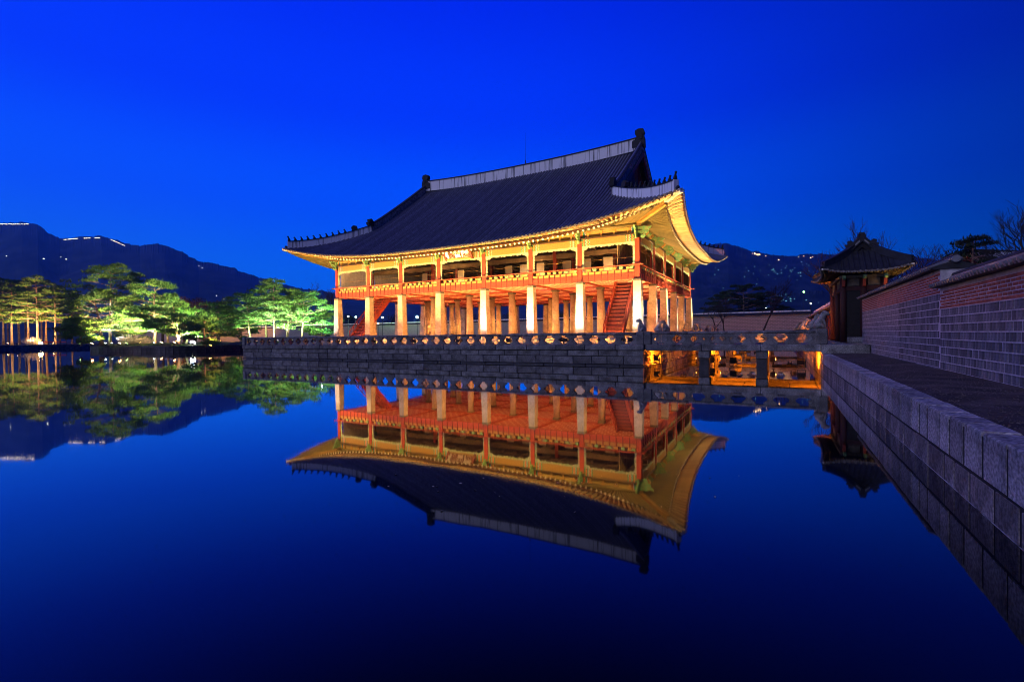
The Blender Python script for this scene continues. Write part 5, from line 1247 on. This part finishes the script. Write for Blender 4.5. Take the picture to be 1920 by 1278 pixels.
# red rope barrier on the far bank
rb = thing('rope_barrier', 'red barrier tape on short posts at the far bank', 'barrier', ground_pt(102, 90, 0.98))
for k in range(5):
    m = MB(); m.tube([(-3+k*1.5, 0, 0), (-3+k*1.5, 0, 0.9)], 0.05, 6); m.build('post', DARKM, rb)
m = MB(); m.wallstrip([(-3+k*0.75, 0.02, 0.65-0.06*math.sin(k*math.pi/2)**2) for k in range(9)], 0.02, 0.0, 0.16); m.build('tape', mat('red_tape', (0.75, 0.02, 0.02), 0.5, 0.1, 5), rb)
rb.rotation_euler = (0, 0, PHI)

# street lamps beyond the pond
def street_lamp(label, px, py, D, c, gs, r=0.17, light=0):
    top = at(px, py, D); t = thing('street_lamp', label, 'street lamp', (top.x, top.y, 0.86))
    h = top.z-0.86
    m = MB(); m.tube([(0, 0, 0), (0, 0, 0.4), (0, 0, h-r)], [0.13, 0.07, 0.05], 8); m.build('post', DARKM, t)
    bm = bmesh.new(); bmesh.ops.create_icosphere(bm, subdivisions=2, radius=r); me = bpy.data.meshes.new('globe'); bm.to_mesh(me); bm.free()
    me.materials.append(emit('globe_%s' % label[:12], c, gs)); put('globe', me, t, (0, 0, h))
    if light: lamp_light('POINT', 'light', t, (0, 0, h+r+0.1), c, light, None, 0.2)
street_lamp('white street lamp seen left of the western stair', 653, 593, 118, (0.8, 0.95, 1.0), 30)
street_lamp('teal-white street lamp seen beside the western stair', 667, 594, 120, (0.55, 1.0, 0.9), 40, 0.18)
street_lamp('white street lamp seen right of the western stair', 717, 595, 118, (0.85, 0.9, 1.0), 40, 0.2)
street_lamp('small orange street lamp low beyond the western stair', 709, 606, 118, (1.0, 0.45, 0.15), 30)
street_lamp('brightest blue-white street lamp seen between the columns', 782, 594, 116, (0.7, 0.95, 1.0), 90, 0.26, 900)
street_lamp('white street lamp left of the pavilion among bare trees', 601, 566, 150, (0.8, 0.9, 1.0), 25)
street_lamp('lower white street lamp left of the pavilion', 606, 580, 140, (0.8, 0.9, 1.0), 20)
street_lamp('green street lamp below the right-hand hills', 1507, 547, 160, (0.3, 1.0, 0.2), 40, 0.22)
street_lamp('white street lamp above the pale wall beside the leaning trunk', 1436, 578, 120, (0.9, 0.92, 1.0), 20, 0.14)
street_lamp('street lamp over the red wall roof', 1520, 569, 80, (1.0, 0.85, 0.6), 25, 0.09)

# lights of houses, and glowing points standing in for the floodlit fortress wall, on the hills: too many and too small to count
from mathutils.bvhtree import BVHTree
hv, hf = [], []
for o in [o for o in COL.objects if o.name.startswith('hills')]:
    n0 = len(hv); hv += [v.co.copy() for v in o.data.vertices]; hf += [tuple(i+n0 for i in p.vertices) for p in o.data.polygons]
bvh = BVHTree.FromPolygons(hv, hf)
def hill_lights(name, pts, c, s, rad):
    m = MB()
    for px, py in pts:
        d = (_f + C_R*((px-960)/F_PX) - C_U*((py-639)/F_PX)).normalized(); hit, nrm, ix, dist = bvh.ray_cast(CAM, d)
        if hit is None: continue
        p = hit - d*4; r = rad*dist/1000*random.uniform(0.5, 1.15)
        m.add([(p.x+r, p.y, p.z), (p.x-r, p.y, p.z), (p.x, p.y+r, p.z), (p.x, p.y-r, p.z), (p.x, p.y, p.z+r*0.8), (p.x, p.y, p.z-r*0.8)], [(0,2,4),(2,1,4),(1,3,4),(3,0,4),(2,0,5),(1,2,5),(3,1,5),(0,3,5)])
    o = m.build(name, emit('glow_'+name, c, s)); o['kind'] = 'stuff'; o['label'] = {'hill_lights_teal': 'scattered teal and white house lights on the right-hand hillside', 'hill_lights_warm': 'orange and white lights on the right-hand hilltop', 'fortress_wall_glow': 'string of glowing points standing in for the floodlit fortress wall on the left ridge', 'house_lights': 'few single house lights on the left hillside'}[name]
    return o
rr_ = random.Random(3)
teal = [(rr_.gauss(1455, 30), rr_.gauss(507, 5)) for _ in range(46)] + [(rr_.gauss(1500, 22), rr_.gauss(512, 6)) for _ in range(26)] + [(rr_.gauss(1478, 14), rr_.gauss(562, 3)) for _ in range(26)] + [(rr_.gauss(1460, 12), rr_.gauss(553, 1.5)) for _ in range(12)] + [(rr_.uniform(1330, 1540), rr_.uniform(490, 580)) for _ in range(30)] + [(rr_.uniform(1672, 1700), rr_.uniform(508, 525)) for _ in range(10)]
hill_lights('hill_lights_teal', teal[::2], (0.25, 0.85, 0.85), 1.1, 0.85)
hill_lights('hill_lights_warm', [(rr_.gauss(1415, 5), rr_.gauss(477, 1.2)) for _ in range(14)] + [(1497, 482), (1520, 483), (1524, 481), (1507, 480), (1460, 487), (1436, 480), (1424, 476)], (1.0, 0.62, 0.28), 5, 1.25)
hill_lights('fortress_wall_glow', [(x+rr_.uniform(-.4, .4), 420+rr_.uniform(-.5, .5)) for x in [k*1.6 for k in range(-12, 34)]] + [(120+k*1.5, 449.2-k*0.13) for k in range(18)] + [(158+k*1.8, 446.6-0.08*k) for k in range(7)] + [(178+k*1.8, 446) for k in range(6)] + [(208+k*1.7, 449+k*0.75) for k in range(16)], (1.0, 0.88, 0.62), 4, 0.75)
hill_lights('house_lights', [(124, 486), (114, 482), (82, 485), (373, 498), (379, 502), (406, 554), (420, 561), (12, 480)], (0.85, 1.0, 0.85), 3, 1.1)

# ------------------------------------------------------------------ grit and leaves
r = random.Random(77); m = MB()
for i in range(5200):
    y = -9.8 - 27*r.random()**0.8; x = r.uniform(PX1+0.32, 13.9); q = r.uniform(0.007, 0.018); a = r.uniform(0, 6.28); z = 0.897 + 0.012*r.random()
    m.add([(x+q*math.cos(a), y+q*math.sin(a), z), (x+q*math.cos(a+2), y+q*math.sin(a+2), z), (x+q*math.cos(a+4), y+q*math.sin(a+4), z), (x, y, z+q*0.9)], [(0, 1, 3), (1, 2, 3), (2, 0, 3)])
o = m.build('gravel', mat('path_grit', (0.13, 0.105, 0.085), 0.95, 0.5, 3)); stuff(o); o['label'] = 'loose grit and dry leaves on the earth path along the palace wall'
m = MB()
for i in range(46):
    p = on_z(r.gauss(1010, 170), min(960, r.gauss(905, 32)), 0); q = r.uniform(0.012, 0.028); a = r.uniform(0, 6.28)
    m.add([(p.x+q*math.cos(a), p.y+q*math.sin(a), 0.006), (p.x+q*0.5*math.cos(a+1.6), p.y+q*0.5*math.sin(a+1.6), 0.012), (p.x-q*math.cos(a), p.y-q*math.sin(a), 0.006), (p.x+q*0.5*math.cos(a-1.6), p.y+q*0.5*math.sin(a-1.6), 0.005)], [(0, 1, 2, 3)])
o = m.build('floating_leaves', mat('dry_leaf', (0.45, 0.36, 0.24), 0.8, 0.3, 5)); stuff(o); o['label'] = 'few pale leaves floating on the still water'

# ------------------------------------------------------------------ evening air
m = MB(); m.box(-3300, 3300, -1500, 3300, -1.5, 640); hz = m.build('haze', SOIL); hz.data.materials.clear(); stuff(hz)
hm = bpy.data.materials.new('haze'); hm.use_nodes = True; t = hm.node_tree; t.nodes.clear(); o = _n(t, 'ShaderNodeOutputMaterial'); v = _n(t, 'ShaderNodeVolumePrincipled')
v.inputs['Density'].default_value = 0.0002; v.inputs['Color'].default_value = (0.18, 0.62, 1, 1); v.inputs['Anisotropy'].default_value = 0.75
t.links.new(v.outputs[0], o.inputs['Volume']); hz.data.materials.append(hm)
